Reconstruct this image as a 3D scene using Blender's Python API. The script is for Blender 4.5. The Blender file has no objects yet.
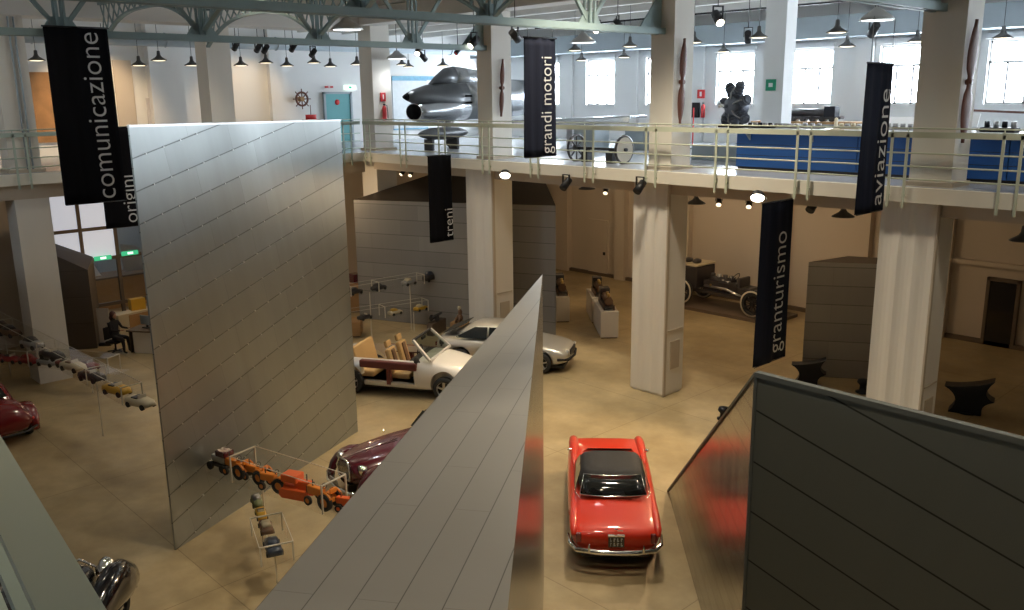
import bpy, bmesh, math, random
from mathutils import Vector, Matrix, Quaternion
random.seed(7)
C = bpy.context.scene.collection
PI = math.pi
def rad(a): return a*PI/180
# ------------------------------------------------------------------ camera (solved from the photograph's vanishing points)
F = 883.188249; PITCH = 0.232574336; ROLL = -0.0133877528; YAW = -0.814594357
EYE = Vector((0, 0, 8.2))
cy_, sy_, cp_, sp_ = math.cos(YAW), math.sin(YAW), math.cos(PITCH), math.sin(PITCH)
FWD = Vector((sy_*cp_, cy_*cp_, -sp_)); RGT0 = Vector((cy_, -sy_, 0)); UP0 = RGT0.cross(FWD)
RGT = RGT0*math.cos(ROLL)+UP0*math.sin(ROLL); UPV = UP0*math.cos(ROLL)-RGT0*math.sin(ROLL)
cam = bpy.data.cameras.new('camera'); cam.sensor_width = 36; cam.lens = F/1024*36; cam.clip_start = .05; cam.clip_end = 300
co = bpy.data.objects.new('camera', cam); C.objects.link(co)
M = Matrix.Identity(4)
for i in range(3): M[i][0] = RGT[i]; M[i][1] = UPV[i]; M[i][2] = -FWD[i]; M[i][3] = EYE[i]
co.matrix_world = M
bpy.context.scene.camera = co
def ray(u, v): return RGT*((u-512)/F) - UPV*((v-305)/F) + FWD
def at_z(u, v, z): d = ray(u, v); t = (z-EYE.z)/d.z; return EYE+d*t
def at_y(u, v, y): d = ray(u, v); return EYE+d*(y/d.y)
def at_x(u, v, x): d = ray(u, v); return EYE+d*(x/d.x)
# ------------------------------------------------------------------ materials
MATS = {}
def mat(name, col, rough=.5, metal=0., noise=0., nscale=3., bump=0., bscale=20., emit=None, es=0., trans=0., spec=None, coat=0., alpha=None, stretch=None):
    m = bpy.data.materials.new(name); m.use_nodes = True; MATS[name] = m
    nt = m.node_tree; b = nt.nodes['Principled BSDF']
    b.inputs['Base Color'].default_value = (*col, 1); b.inputs['Roughness'].default_value = rough; b.inputs['Metallic'].default_value = metal
    if spec is not None: b.inputs['Specular IOR Level'].default_value = spec
    if coat: b.inputs['Coat Weight'].default_value = coat; b.inputs['Coat Roughness'].default_value = .05
    if trans: b.inputs['Transmission Weight'].default_value = trans
    if emit: b.inputs['Emission Color'].default_value = (*emit, 1); b.inputs['Emission Strength'].default_value = es
    if alpha is not None: b.inputs['Alpha'].default_value = alpha
    tc = nt.nodes.new('ShaderNodeTexCoord'); vec = tc.outputs['Object']
    if stretch:
        mp = nt.nodes.new('ShaderNodeMapping'); mp.inputs['Scale'].default_value = stretch
        nt.links.new(vec, mp.inputs['Vector']); vec = mp.outputs['Vector']
    n = nt.nodes.new('ShaderNodeTexNoise'); n.inputs['Scale'].default_value = nscale; n.inputs['Detail'].default_value = 5
    nt.links.new(vec, n.inputs['Vector'])
    mx = nt.nodes.new('ShaderNodeMixRGB'); mx.blend_type = 'MIX'
    k = noise if noise else .04
    mx.inputs[1].default_value = (*[max(0, c*(1-k)) for c in col], 1); mx.inputs[2].default_value = (*[min(1, c*(1+k)) for c in col], 1)
    nt.links.new(n.outputs['Fac'], mx.inputs[0]); nt.links.new(mx.outputs[0], b.inputs['Base Color'])
    if bump:
        n2 = nt.nodes.new('ShaderNodeTexNoise'); n2.inputs['Scale'].default_value = bscale; n2.inputs['Detail'].default_value = 3
        nt.links.new(vec, n2.inputs['Vector'])
        bp = nt.nodes.new('ShaderNodeBump'); bp.inputs['Strength'].default_value = bump; bp.inputs['Distance'].default_value = .02
        nt.links.new(n2.outputs['Fac'], bp.inputs['Height']); nt.links.new(bp.outputs['Normal'], b.inputs['Normal'])
    return m
def glassmat(name, tint, fac=.12, rough=.02):
    m = bpy.data.materials.new(name); m.use_nodes = True; MATS[name] = m; nt = m.node_tree
    nt.nodes.clear(); o = nt.nodes.new('ShaderNodeOutputMaterial'); mx = nt.nodes.new('ShaderNodeMixShader')
    t = nt.nodes.new('ShaderNodeBsdfTransparent'); g = nt.nodes.new('ShaderNodeBsdfGlossy')
    t.inputs[0].default_value = (*tint, 1); g.inputs['Roughness'].default_value = rough; g.inputs[0].default_value = (.9, .9, .9, 1)
    lw = nt.nodes.new('ShaderNodeLayerWeight'); lw.inputs[0].default_value = .5
    pw = nt.nodes.new('ShaderNodeMath'); pw.operation = 'POWER'; pw.inputs[1].default_value = 4; nt.links.new(lw.outputs['Facing'], pw.inputs[0])
    ma = nt.nodes.new('ShaderNodeMath'); ma.operation = 'MULTIPLY_ADD'; ma.inputs[1].default_value = fac*4; ma.inputs[2].default_value = fac*.3; nt.links.new(pw.outputs[0], ma.inputs[0])
    nt.links.new(ma.outputs[0], mx.inputs[0]); nt.links.new(t.outputs[0], mx.inputs[1]); nt.links.new(g.outputs[0], mx.inputs[2])
    nt.links.new(mx.outputs[0], o.inputs[0]); return m
def panelmat(name, col, rough, metal, bw, bh, var=.12, seam=.35, streak=.15, sw=.012):
    """sheet-metal cladding: rows of sheets with open seams between rows and butt joints within them, in the surface's own uv (metres)"""
    m = bpy.data.materials.new(name); m.use_nodes = True; MATS[name] = m; nt = m.node_tree; b = nt.nodes['Principled BSDF']
    b.inputs['Metallic'].default_value = metal
    uv = nt.nodes.new('ShaderNodeUVMap')
    def brick(w, mort, c1, c2, cm):
        br = nt.nodes.new('ShaderNodeTexBrick'); br.offset = .37; br.inputs['Scale'].default_value = 1; br.inputs['Brick Width'].default_value = w; br.inputs['Row Height'].default_value = bh
        br.inputs['Mortar Size'].default_value = mort; br.inputs['Mortar Smooth'].default_value = .2
        for k, c in (('Color1', c1), ('Color2', c2), ('Mortar', cm)): br.inputs[k].default_value = (*c, 1)
        nt.links.new(uv.outputs[0], br.inputs['Vector']); return br
    sheets = brick(bw, .003, [c*(1-var) for c in col], [c*(1+var) for c in col], [c*(.35+.65*seam) for c in col])
    rows = brick(90, sw, (1, 1, 1), (1, 1, 1), (seam,)*3)
    mul = nt.nodes.new('ShaderNodeMixRGB'); mul.blend_type = 'MULTIPLY'; mul.inputs[0].default_value = 1
    nt.links.new(sheets.outputs['Color'], mul.inputs[1]); nt.links.new(rows.outputs['Color'], mul.inputs[2])
    mp = nt.nodes.new('ShaderNodeMapping'); mp.inputs['Scale'].default_value = (2.2, .12, 1); nt.links.new(uv.outputs[0], mp.inputs['Vector'])
    n = nt.nodes.new('ShaderNodeTexNoise'); n.inputs['Scale'].default_value = 1.6; n.inputs['Detail'].default_value = 6; nt.links.new(mp.outputs[0], n.inputs['Vector'])
    mx = nt.nodes.new('ShaderNodeMixRGB'); mx.blend_type = 'MULTIPLY'; mx.inputs[0].default_value = 1
    cr = nt.nodes.new('ShaderNodeMapRange'); cr.inputs[3].default_value = 1-streak; cr.inputs[4].default_value = 1+streak
    nt.links.new(n.outputs['Fac'], cr.inputs[0]); nt.links.new(mul.outputs[0], mx.inputs[1]); nt.links.new(cr.outputs[0], mx.inputs[2])
    nt.links.new(mx.outputs[0], b.inputs['Base Color'])
    rr = nt.nodes.new('ShaderNodeMapRange'); rr.inputs[3].default_value = rough-.07; rr.inputs[4].default_value = rough+.07
    nt.links.new(n.outputs['Fac'], rr.inputs[0]); nt.links.new(rr.outputs[0], b.inputs['Roughness'])
    n3 = nt.nodes.new('ShaderNodeTexNoise'); n3.inputs['Scale'].default_value = .9; n3.inputs['Detail'].default_value = 1; nt.links.new(uv.outputs[0], n3.inputs['Vector'])
    ad = nt.nodes.new('ShaderNodeMath'); ad.operation = 'MULTIPLY_ADD'; ad.inputs[1].default_value = -.5
    nt.links.new(rows.outputs['Fac'], ad.inputs[0]); nt.links.new(n3.outputs['Fac'], ad.inputs[2])
    bp = nt.nodes.new('ShaderNodeBump'); bp.inputs['Strength'].default_value = .25; bp.inputs['Distance'].default_value = .02
    nt.links.new(ad.outputs[0], bp.inputs['Height']); nt.links.new(bp.outputs['Normal'], b.inputs['Normal'])
    return m
def floormat():
    m = bpy.data.materials.new('polished_concrete'); m.use_nodes = True; MATS['floor'] = m; nt = m.node_tree; b = nt.nodes['Principled BSDF']
    tc = nt.nodes.new('ShaderNodeTexCoord')
    n1 = nt.nodes.new('ShaderNodeTexNoise'); n1.inputs['Scale'].default_value = .35; n1.inputs['Detail'].default_value = 7; n1.inputs['Roughness'].default_value = .65
    n2 = nt.nodes.new('ShaderNodeTexNoise'); n2.inputs['Scale'].default_value = 2.2; n2.inputs['Detail'].default_value = 4
    for n in (n1, n2): nt.links.new(tc.outputs['Object'], n.inputs['Vector'])
    cr = nt.nodes.new('ShaderNodeValToRGB'); cr.color_ramp.elements[0].position = .24; cr.color_ramp.elements[1].position = .74
    cr.color_ramp.elements[0].color = (.27, .19, .085, 1); cr.color_ramp.elements[1].color = (.68, .54, .31, 1)
    nt.links.new(n1.outputs['Fac'], cr.inputs[0])
    mx = nt.nodes.new('ShaderNodeMixRGB'); mx.blend_type = 'MULTIPLY'; mx.inputs[0].default_value = .35
    nt.links.new(cr.outputs[0], mx.inputs[1]); nt.links.new(n2.outputs['Fac'], mx.inputs[2])
    # saw-cut joints every 4.2 m along the column grid
    mp = nt.nodes.new('ShaderNodeMapping'); mp.inputs['Location'].default_value = (1.5, -5.75, 0); nt.links.new(tc.outputs['Object'], mp.inputs['Vector'])
    br = nt.nodes.new('ShaderNodeTexBrick'); br.offset = 0; br.inputs['Scale'].default_value = 1; br.inputs['Brick Width'].default_value = 6.0; br.inputs['Row Height'].default_value = 4.2
    br.inputs['Mortar Size'].default_value = .008; br.inputs['Color1'].default_value = (1, 1, 1, 1); br.inputs['Color2'].default_value = (.95, .95, .95, 1); br.inputs['Mortar'].default_value = (.55, .52, .47, 1)
    nt.links.new(mp.outputs[0], br.inputs['Vector'])
    m2 = nt.nodes.new('ShaderNodeMixRGB'); m2.blend_type = 'MULTIPLY'; m2.inputs[0].default_value = 1
    nt.links.new(mx.outputs[0], m2.inputs[1]); nt.links.new(br.outputs['Color'], m2.inputs[2])
    nt.links.new(m2.outputs[0], b.inputs['Base Color'])
    mr = nt.nodes.new('ShaderNodeMapRange'); mr.inputs[3].default_value = .3; mr.inputs[4].default_value = .55
    nt.links.new(n2.outputs['Fac'], mr.inputs[0]); nt.links.new(mr.outputs[0], b.inputs['Roughness'])
    return m
floormat()
mat('white_plaster', (.86, .86, .85), .8, noise=.03, nscale=.8)
mat('warm_plaster', (.60, .52, .43), .85, noise=.05, nscale=.6)
mat('column_plaster', (.74, .71, .65), .75, noise=.05, nscale=.8, stretch=(3, 3, .25))
mat('ceiling_white', (.72, .71, .68), .85, noise=.04, nscale=.7)
mat('grey_soffit', (.36, .42, .46), .7, noise=.06)
mat('upper_floor', (.50, .52, .55), .22, noise=.08, nscale=.9)
mat('fascia', (.78, .75, .66), .6, noise=.03)
mat('beam_beige', (.52, .45, .36), .75, noise=.04)
mat('rail_green', (.54, .58, .46), .42, noise=.05, nscale=4)
mat('rail_dark', (.42, .50, .43), .42, noise=.05, nscale=4)
mat('truss_green', (.25, .33, .33), .5, metal=.2, noise=.1, nscale=4)
mat('brown_frame', (.14, .10, .07), .6, noise=.1)
mat('black_fabric', (.008, .008, .010), .95, spec=.08, noise=.3, nscale=1.2, bump=.15, bscale=3, stretch=(6, 6, .5))
mat('navy_fabric', (.013, .016, .030), .85, spec=.12, noise=.3, nscale=1.2, bump=.2, bscale=3, stretch=(6, 6, .5))
mat('lettering_white', (.62, .62, .62), .7)
mat('black_metal', (.02, .02, .022), .45, metal=.3)
mat('black_gloss', (.008, .008, .01), .12, coat=1)
mat('engine_grey', (.15, .165, .20), .5, metal=.4, noise=.3, nscale=6)
mat('anvil_iron', (.018, .020, .026), .42, metal=.6, noise=.2)
mat('rubber', (.018, .018, .018), .7)
mat('chrome', (.82, .82, .80), .12, metal=1)
mat('alloy', (.55, .55, .55), .3, metal=.9)
mat('red_paint', (.66, .030, .006), .42, spec=.25, coat=.7)
mat('dark_red_paint', (.19, .008, .010), .22, coat=1)
mat('maroon_paint', (.085, .006, .014), .25, coat=1)
mat('white_paint', (.72, .69, .63), .3, coat=.8)
mat('silver_paint', (.55, .53, .48), .3, metal=.45, coat=.8)
mat('dark_glass', (.010, .012, .012), .06, spec=.8)
mat('tan_leather', (.50, .33, .14), .55, noise=.08, bump=.1, bscale=30)
mat('red_leather', (.12, .022, .016), .5, noise=.1)
mat('black_vinyl', (.016, .015, .016), .7, bump=.2, bscale=60)
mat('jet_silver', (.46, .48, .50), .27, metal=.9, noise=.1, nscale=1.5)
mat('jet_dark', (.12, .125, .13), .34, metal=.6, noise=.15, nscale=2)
mat('jet_black', (.006, .006, .006), .95, spec=.05)
mat('wood_dark', (.14, .05, .03), .45, noise=.25, nscale=2, stretch=(8, 8, .6))
mat('wood_tan', (.42, .24, .10), .55, noise=.2, nscale=3, stretch=(1, 6, 6))
mat('blue_panel', (.015, .10, .36), .45, noise=.1, nscale=2)
mat('table_top', (.80, .82, .82), .35)
mat('teal_door', (.13, .40, .42), .5)
mat('sign_red', (.62, .03, .03), .5)
mat('sign_white', (.85, .85, .85), .5)
mat('exit_green', (.02, .30, .14), .5, emit=(.08, .75, .35), es=.55)
mat('exit_white', (.8, .9, .85), .5, emit=(.8, 1, .9), es=1.1)
mat('sign_green', (.02, .32, .18), .5)
mat('lamp_shade', (.10, .10, .10), .5, metal=.4)
mat('lamp_shade_grey', (.45, .45, .44), .4, metal=.5)
mat('bulb_warm', (1, .9, .7), .4, emit=(1, .82, .55), es=1.8)
mat('bulb_bright', (1, .95, .85), .4, emit=(1, .90, .72), es=7)
mat('bulb_cool', (1, 1, 1), .4, emit=(.90, .95, 1), es=2.4)
mat('orange_paint', (.85, .27, .03), .4, coat=.4)
mat('orange_red', (.82, .13, .02), .4, coat=.4)
mat('yellow_paint', (.58, .34, .03), .4)
mat('olive_paint', (.17, .19, .08), .5)
mat('model_dark', (.035, .03, .032), .35, coat=.5)
mat('model_brown', (.16, .085, .045), .5)
mat('model_grey', (.36, .36, .36), .35, metal=.3)
mat('model_red', (.26, .02, .02), .3, coat=.6)
mat('model_blue', (.03, .045, .075), .3, coat=.6)
mat('model_cream', (.60, .52, .36), .5)
mat('brass', (.55, .38, .14), .3, metal=.9)
mat('dark_trim', (.16, .17, .155), .5, metal=.3)
mat('case_post', (.70, .66, .56), .4, metal=.2)
mat('case_shelf', (.42, .36, .27), .3, noise=.05)
glassmat('case_glass', (.985, .985, .975), .06)
glassmat('pane_glass', (.96, .98, 1), .08)
glassmat('car_glass', (.55, .60, .55), .2)
mat('plinth_white', (.74, .69, .62), .7)
mat('clothing_dark', (.02, .018, .022), .8)
mat('skin', (.45, .26, .18), .6)
mat('hair_red', (.06, .012, .012), .6)
mat('poster_blue', (.18, .42, .58), .6, noise=.35, nscale=5)
mat('poster_white', (.72, .76, .78), .6, noise=.12, nscale=5)
mat('display_orange_lit', (.42, .22, .09), .7, noise=.45, nscale=2.2)  # orange light on the poster display put into the panel colour
mat('mural_pale', (.62, .60, .62), .7, noise=.18, nscale=2.5)
mat('frosted_glow_pane', (.75, .77, .80), .6, emit=(.75, .80, .92), es=.45)  # pane glows by emission in place of light coming through it
mat('cable_steel', (.25, .25, .25), .4, metal=.8)
mat('cream_disc', (.62, .56, .44), .5, noise=.08)
panelmat('slab_sheet', (.315, .335, .33), .34, .85, 1.75, .545, var=.06, seam=.55, streak=.12)
panelmat('wedge_sheet', (.38, .36, .32), .42, .5, 1.9, .26, var=.02, seam=.55, streak=.06, sw=.004)
panelmat('wedge_mirror', (.36, .35, .31), .24, .85, .9, .30, var=.10, seam=.6, streak=.5)
panelmat('dark_sheet', (.155, .162, .138), .5, .25, 90, .62, var=0, seam=.22, streak=.06)
panelmat('box_sheet', (.33, .32, .30), .5, .3, 2.0, .55, var=.08, seam=.55, streak=.08)
panelmat('brown_sheet', (.13, .10, .075), .6, .2, 2.0, .9, var=.06, seam=.7, streak=.08)

# ------------------------------------------------------------------ mesh building
class MB:
    def __init__(s): s.v = []; s.f = []; s.sm = []; s.mi = []; s.uv = {}
    def add(s, vs, fs, smooth=False, mi=0):
        o = len(s.v); s.v += [tuple(v) for v in vs]
        for f in fs: s.f.append([i+o for i in f]); s.sm.append(smooth); s.mi.append(mi)
        return s
    def box(s, c, d, rz=0, mi=0, R=None):
        hx, hy, hz = d[0]/2, d[1]/2, d[2]/2
        m = R if R is not None else Matrix.Rotation(rz, 3, 'Z')
        vs = [Vector(c)+m @ Vector((x, y, z)) for x in (-hx, hx) for y in (-hy, hy) for z in (-hz, hz)]
        return s.add(vs, [(0, 1, 3, 2), (4, 6, 7, 5), (0, 4, 5, 1), (2, 3, 7, 6), (0, 2, 6, 4), (1, 5, 7, 3)], False, mi)
    def b2(s, lo, hi, mi=0): return s.box([(a+b)/2 for a, b in zip(lo, hi)], [abs(b-a) for a, b in zip(lo, hi)], mi=mi)
    def bar(s, p, q, w, h, mi=0, up=(0, 0, 1)):
        p = Vector(p); q = Vector(q); d = q-p; L = d.length; d.normalize(); u = Vector(up)
        if abs(d.dot(u)) > .98: u = Vector((0, 1, 0))
        y = u.cross(d).normalized(); z = d.cross(y)
        R = Matrix((d, y, z)).transposed()
        return s.box((p+q)/2, (L, w, h), R=R, mi=mi)
    def cyl(s, p, q, r0, r1=None, n=12, mi=0, cap=True, smooth=True):
        p = Vector(p); q = Vector(q); r1 = r0 if r1 is None else r1; d = (q-p).normalized()
        a = d.orthogonal().normalized(); b = d.cross(a); vs = []
        for c, r in ((p, r0), (q, r1)):
            for i in range(n): t = 2*PI*i/n; vs.append(c+(a*math.cos(t)+b*math.sin(t))*r)
        s.add(vs, [(i, (i+1) % n, n+(i+1) % n, n+i) for i in range(n)], smooth, mi)
        if cap:
            o = len(s.v)-2*n
            s.f += [[o+i for i in reversed(range(n))], [o+n+i for i in range(n)]]; s.sm += [False]*2; s.mi += [mi]*2
        return s
    def lathe(s, prof, c=(0, 0, 0), axis=(0, 0, 1), n=20, mi=0, smooth=True):
        d = Vector(axis).normalized(); a = d.orthogonal().normalized(); b = d.cross(a); c = Vector(c); vs = []
        for r, z in prof:
            for i in range(n): t = 2*PI*i/n; vs.append(c+d*z+(a*math.cos(t)+b*math.sin(t))*r)
        fs = []
        for k in range(len(prof)-1):
            for i in range(n): fs.append((k*n+i, k*n+(i+1) % n, (k+1)*n+(i+1) % n, (k+1)*n+i))
        return s.add(vs, fs, smooth, mi)
    def sph(s, c, r, n=12, m=8, mi=0, R=None):
        r = (r, r, r) if not hasattr(r, '__len__') else r; c = Vector(c); vs = []; fs = []
        for j in range(m+1):
            p = PI*j/m
            for i in range(n):
                t = 2*PI*i/n; v = Vector((r[0]*math.sin(p)*math.cos(t), r[1]*math.sin(p)*math.sin(t), r[2]*math.cos(p)))
                vs.append(c+(R @ v if R is not None else v))
        for j in range(m):
            for i in range(n): fs.append((j*n+i, (j+1)*n+i, (j+1)*n+(i+1) % n, j*n+(i+1) % n))
        return s.add(vs, fs, True, mi)
    def tube(s, pts, r, n=8, mi=0, closed=False):
        pts = [Vector(p) for p in pts]; N = len(pts); vs = []; prev = None
        rs = r if hasattr(r, '__len__') else [r]*N
        for k, p in enumerate(pts):
            if closed: d = (pts[(k+1) % N]-pts[k-1]).normalized()
            else: d = (pts[min(k+1, N-1)]-pts[max(k-1, 0)]).normalized()
            a = d.orthogonal().normalized() if prev is None else (prev-d*prev.dot(d)).normalized()
            prev = a; b = d.cross(a)
            for i in range(n): t = 2*PI*i/n; vs.append(p+(a*math.cos(t)+b*math.sin(t))*rs[k])
        fs = []
        for k in range(N if closed else N-1):
            k2 = (k+1) % N
            for i in range(n): fs.append((k*n+i, k*n+(i+1) % n, k2*n+(i+1) % n, k2*n+i))
        if not closed: fs += [tuple(reversed(range(n))), tuple((N-1)*n+i for i in range(n))]
        return s.add(vs, fs, True, mi)
    def loft(s, rings, cap=True, mi=0, smooth=True):
        n = len(rings[0]); vs = [v for r in rings for v in r]; fs = []
        for k in range(len(rings)-1):
            for i in range(n): fs.append((k*n+i, k*n+(i+1) % n, (k+1)*n+(i+1) % n, (k+1)*n+i))
        if cap: fs += [tuple(reversed(range(n))), tuple((len(rings)-1)*n+i for i in range(n))]
        return s.add(vs, fs, smooth, mi)
    def prism(s, poly, vec, mi=0):
        n = len(poly); v = Vector(vec); a = [Vector(p) for p in poly]
        return s.add(a+[p+v for p in a], [tuple(reversed(range(n))), tuple(range(n, 2*n))]+[(i, (i+1) % n, n+(i+1) % n, n+i) for i in range(n)], False, mi)
    def quad(s, *p, mi=0): return s.add(p, [tuple(range(len(p)))], False, mi)
    def wall(s, poly, origin, udir, ang=0, mi=0):
        """planar face with uv in metres: u along udir (turned by ang), v up the face"""
        poly = [Vector(p) for p in poly]; o = Vector(origin); u = Vector(udir).normalized()
        nrm = (poly[1]-poly[0]).cross(poly[2]-poly[0]).normalized(); w = nrm.cross(u).normalized()
        if w.z < -1e-4: w = -w
        ca, sa = math.cos(ang), math.sin(ang); fi = len(s.f)
        s.add(poly, [tuple(range(len(poly)))], False, mi)
        s.uv[fi] = [(37.3+(p-o).dot(u)*ca+(p-o).dot(w)*sa, -(p-o).dot(u)*sa+(p-o).dot(w)*ca) for p in poly]
        return s
    def build(s, name, m, parent=None, bevel=0, recalc=True):
        me = bpy.data.meshes.new(name); me.from_pydata(s.v, [], s.f)
        ms = m if isinstance(m, (list, tuple)) else [m]
        for x in ms: me.materials.append(MATS[x])
        for p, sm, mi in zip(me.polygons, s.sm, s.mi): p.use_smooth = sm; p.material_index = mi
        if s.uv:
            ul = me.uv_layers.new(name='UVMap')
            for fi, uvs in s.uv.items():
                for li, q in zip(me.polygons[fi].loop_indices, uvs): ul.data[li].uv = q
        if recalc and not s.uv:
            bm = bmesh.new(); bm.from_mesh(me); bmesh.ops.recalc_face_normals(bm, faces=bm.faces); bm.to_mesh(me); bm.free()
        me.update()
        o = bpy.data.objects.new(name, me); C.objects.link(o)
        if parent is not None: o.parent = parent
        if bevel:
            b = o.modifiers.new('bevel', 'BEVEL'); b.width = bevel; b.segments = 2; b.limit_method = 'ANGLE'; b.angle_limit = rad(40)
        return o
def tag(o, label, cat, group=None, kind=None):
    o['label'] = label; o['category'] = cat
    if group: o['group'] = group
    if kind: o['kind'] = kind
    return o
def thing(name, label, cat, loc=(0, 0, 0), rz=0, group=None):
    o = bpy.data.objects.new(name, None); o.empty_display_size = .1; C.objects.link(o); o.location = loc; o.rotation_euler = (0, 0, rz)
    return tag(o, label, cat, group)
def dup(root, loc, rz=0, label=None, group=None, scale=None):
    r = root.copy(); C.objects.link(r); r.location = loc; r.rotation_euler = (0, 0, rz)
    if scale: r.scale = (scale,)*3
    if label: r['label'] = label
    if group: r['group'] = group
    for ch in list(root.children):
        c = ch.copy(); C.objects.link(c); c.parent = r
        for g in list(ch.children):
            d = g.copy(); C.objects.link(d); d.parent = c
    return r
def struct(name, mb, m, label, cat, parent=None):
    o = mb.build(name, m, parent)
    if parent is None: o['kind'] = 'structure'; o['label'] = label; o['category'] = cat
    return o
def text(name, s, size, m, parent, loc, rot, ext=.002, align='LEFT', sx=1.0):
    cu = bpy.data.curves.new(name, 'FONT'); cu.body = s; cu.size = size; cu.extrude = ext; cu.align_x = align; cu.align_y = 'BOTTOM_BASELINE'
    cu.materials.append(MATS[m]); cu.offset = -0.009*size
    tmp = bpy.data.objects.new(name, cu); C.objects.link(tmp); dg = bpy.context.evaluated_depsgraph_get(); dg.update()
    me = bpy.data.meshes.new_from_object(tmp.evaluated_get(dg)); me.name = name; bpy.data.objects.remove(tmp)
    if not me.materials: me.materials.append(MATS[m])
    o = bpy.data.objects.new(name, me); C.objects.link(o); o.parent = parent; o.location = loc; o.rotation_euler = rot; o.scale = (sx, 1, 1)
    return o
def subsurf(o, n=2):
    md = o.modifiers.new('smooth', 'SUBSURF'); md.levels = n; md.render_levels = n; return o
def bake(o, cutters=()):
    """apply the modifiers (and boolean cutters) of a mesh"""
    for c in cutters:
        b = o.modifiers.new('cut', 'BOOLEAN'); b.operation = 'DIFFERENCE'; b.object = c; b.solver = 'EXACT'
    dg = bpy.context.evaluated_depsgraph_get(); dg.update()
    me = bpy.data.meshes.new_from_object(o.evaluated_get(dg)); o.modifiers.clear(); o.data = me
    for c in cutters: bpy.data.objects.remove(c)
    return o
# ================================================================== THE SETTING
struct('floor', MB().b2((-46, -6, -.2), (6, 31.6, 0)), 'floor', 'tan polished concrete museum floor', 'floor')
GZ, GB = 6.25, 5.95          # gallery floor level and slab underside
o = struct('floor_gallery', MB().b2((-27.7, 18.75, GB), (6, 31.2, GZ)).b2((-46, -6, GB), (-27.7, 31.2, GZ)).b2((-27.7, -6, GB), (6, .18, GZ)), 'upper_floor', 'polished grey gallery floor', 'floor')
struct('trim_1', MB().b2((-27.66, 18.62, GB-.02), (6, 18.76, GZ-.01)), 'fascia', 'cream edge strip of the far gallery floor', 'trim')
struct('trim_2', MB().b2((-27.72, .2, GB-.02), (-27.58, 18.62, GZ-.01)), 'fascia', 'cream edge strip of the left gallery floor', 'trim')
struct('trim_3', MB().b2((-27.6, 19.07, 5.62), (6, 19.75, GB)).b2((-29, .2, 5.5), (-27.95, 18.9, GB)), 'beam_beige', 'beige edge beams under the galleries', 'beam')
CZ = 11.3
struct('ceiling', MB().b2((-35, 18.7, CZ), (6, 31.5, CZ+.3)).b2((-35, -6, CZ), (-27.9, 18.7, CZ+.3)).b2((-28.2, -6, 13.2), (6, 18.9, 13.5)).b2((-28.2, 18.7, CZ), (6, 18.9, 13.3)).b2((-28.2, -6, CZ), (-28, 18.9, 13.3)), 'ceiling_white', 'white ceiling over the galleries', 'ceiling')
mb = MB()
for y in (20.4, 22.6, 24.8, 27.0): mb.b2((-34.5, y-.13, 10.92), (6, y+.13, CZ))
struct('ceiling_beams', mb, 'ceiling_white', 'white ceiling joists over the far gallery', 'beam')
struct('trim_4', MB().b2((-34.5, 29.9, 10.02), (6, 31, 10.75)), 'grey_soffit', 'blue grey bulkhead above the gallery windows', 'bulkhead')
struct('trim_5', MB().b2((-29.0, -6, 10.55), (-27.9, 18.9, CZ)), 'ceiling_white', 'white edge beam above the left gallery columns', 'beam')
struct('trim_6', MB().b2((-28, 18.95, 10.75), (6, 19.7, CZ)), 'ceiling_white', 'white edge beam above the far gallery columns', 'beam')
# back wall, upper storey with windows
WC = [-33.6, -30.3, -26.92, -23.5, -19.95, -16.75, -13.35, -9.85, -6.4, -3.0, .4, 3.8]
WW, WZ0, WZ1 = 1.68, 7.74, 9.70
mb = MB(); x = -35.
for c in WC:
    mb.b2((x, 31, GZ), (c-WW/2, 31.5, CZ)); mb.b2((c-WW/2, 31, GZ), (c+WW/2, 31.5, WZ0)); mb.b2((c-WW/2, 31, WZ1), (c+WW/2, 31.5, CZ)); x = c+WW/2
mb.b2((x, 31, GZ), (6, 31.5, CZ))
for x0 in (-29.1, -25.35, -21.95, -18.35, -15.0, -11.6, -8.1, -4.7): mb.b2((x0, 30.86, GZ), (x0+.62, 31, 10.02))
struct('wall_back_upper', mb, 'white_plaster', 'white upper wall with tall windows', 'wall')
for i, c in enumerate(WC):
    fr = MB(); y = 31.14
    fr.b2((c-WW/2, y, WZ0), (c-WW/2+.06, y+.08, WZ1)).b2((c+WW/2-.06, y, WZ0), (c+WW/2, y+.08, WZ1)).b2((c-WW/2, y, WZ1-.06), (c+WW/2, y+.08, WZ1)).b2((c-WW/2, y, WZ0), (c+WW/2, y+.08, WZ0+.06))
    fr.b2((c-WW/2, y, 9.0), (c+WW/2, y+.07, 9.08))
    for k in (1, 2): fr.b2((c-WW/2+WW*k/3-.035, y, WZ0), (c-WW/2+WW*k/3+.035, y+.06, 9.02))
    w = struct('window_%d' % (i+1), fr, 'white_plaster', 'white framed gallery window', 'window')
    MB().b2((c-WW/2+.05, y+.03, WZ0+.05), (c+WW/2-.05, y+.04, WZ1-.05)).build('pane', 'pane_glass', w)
    MB().b2((c-WW/2-.05, 30.93, WZ0-.07), (c+WW/2+.05, 31.3, WZ0)).build('sill', 'white_plaster', w)
    MB().b2((c-WW/2-.1, 30.86, WZ1+.06), (c+WW/2+.1, 30.99, WZ1+.22)).build('blind_box', 'sign_white', w)
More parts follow.
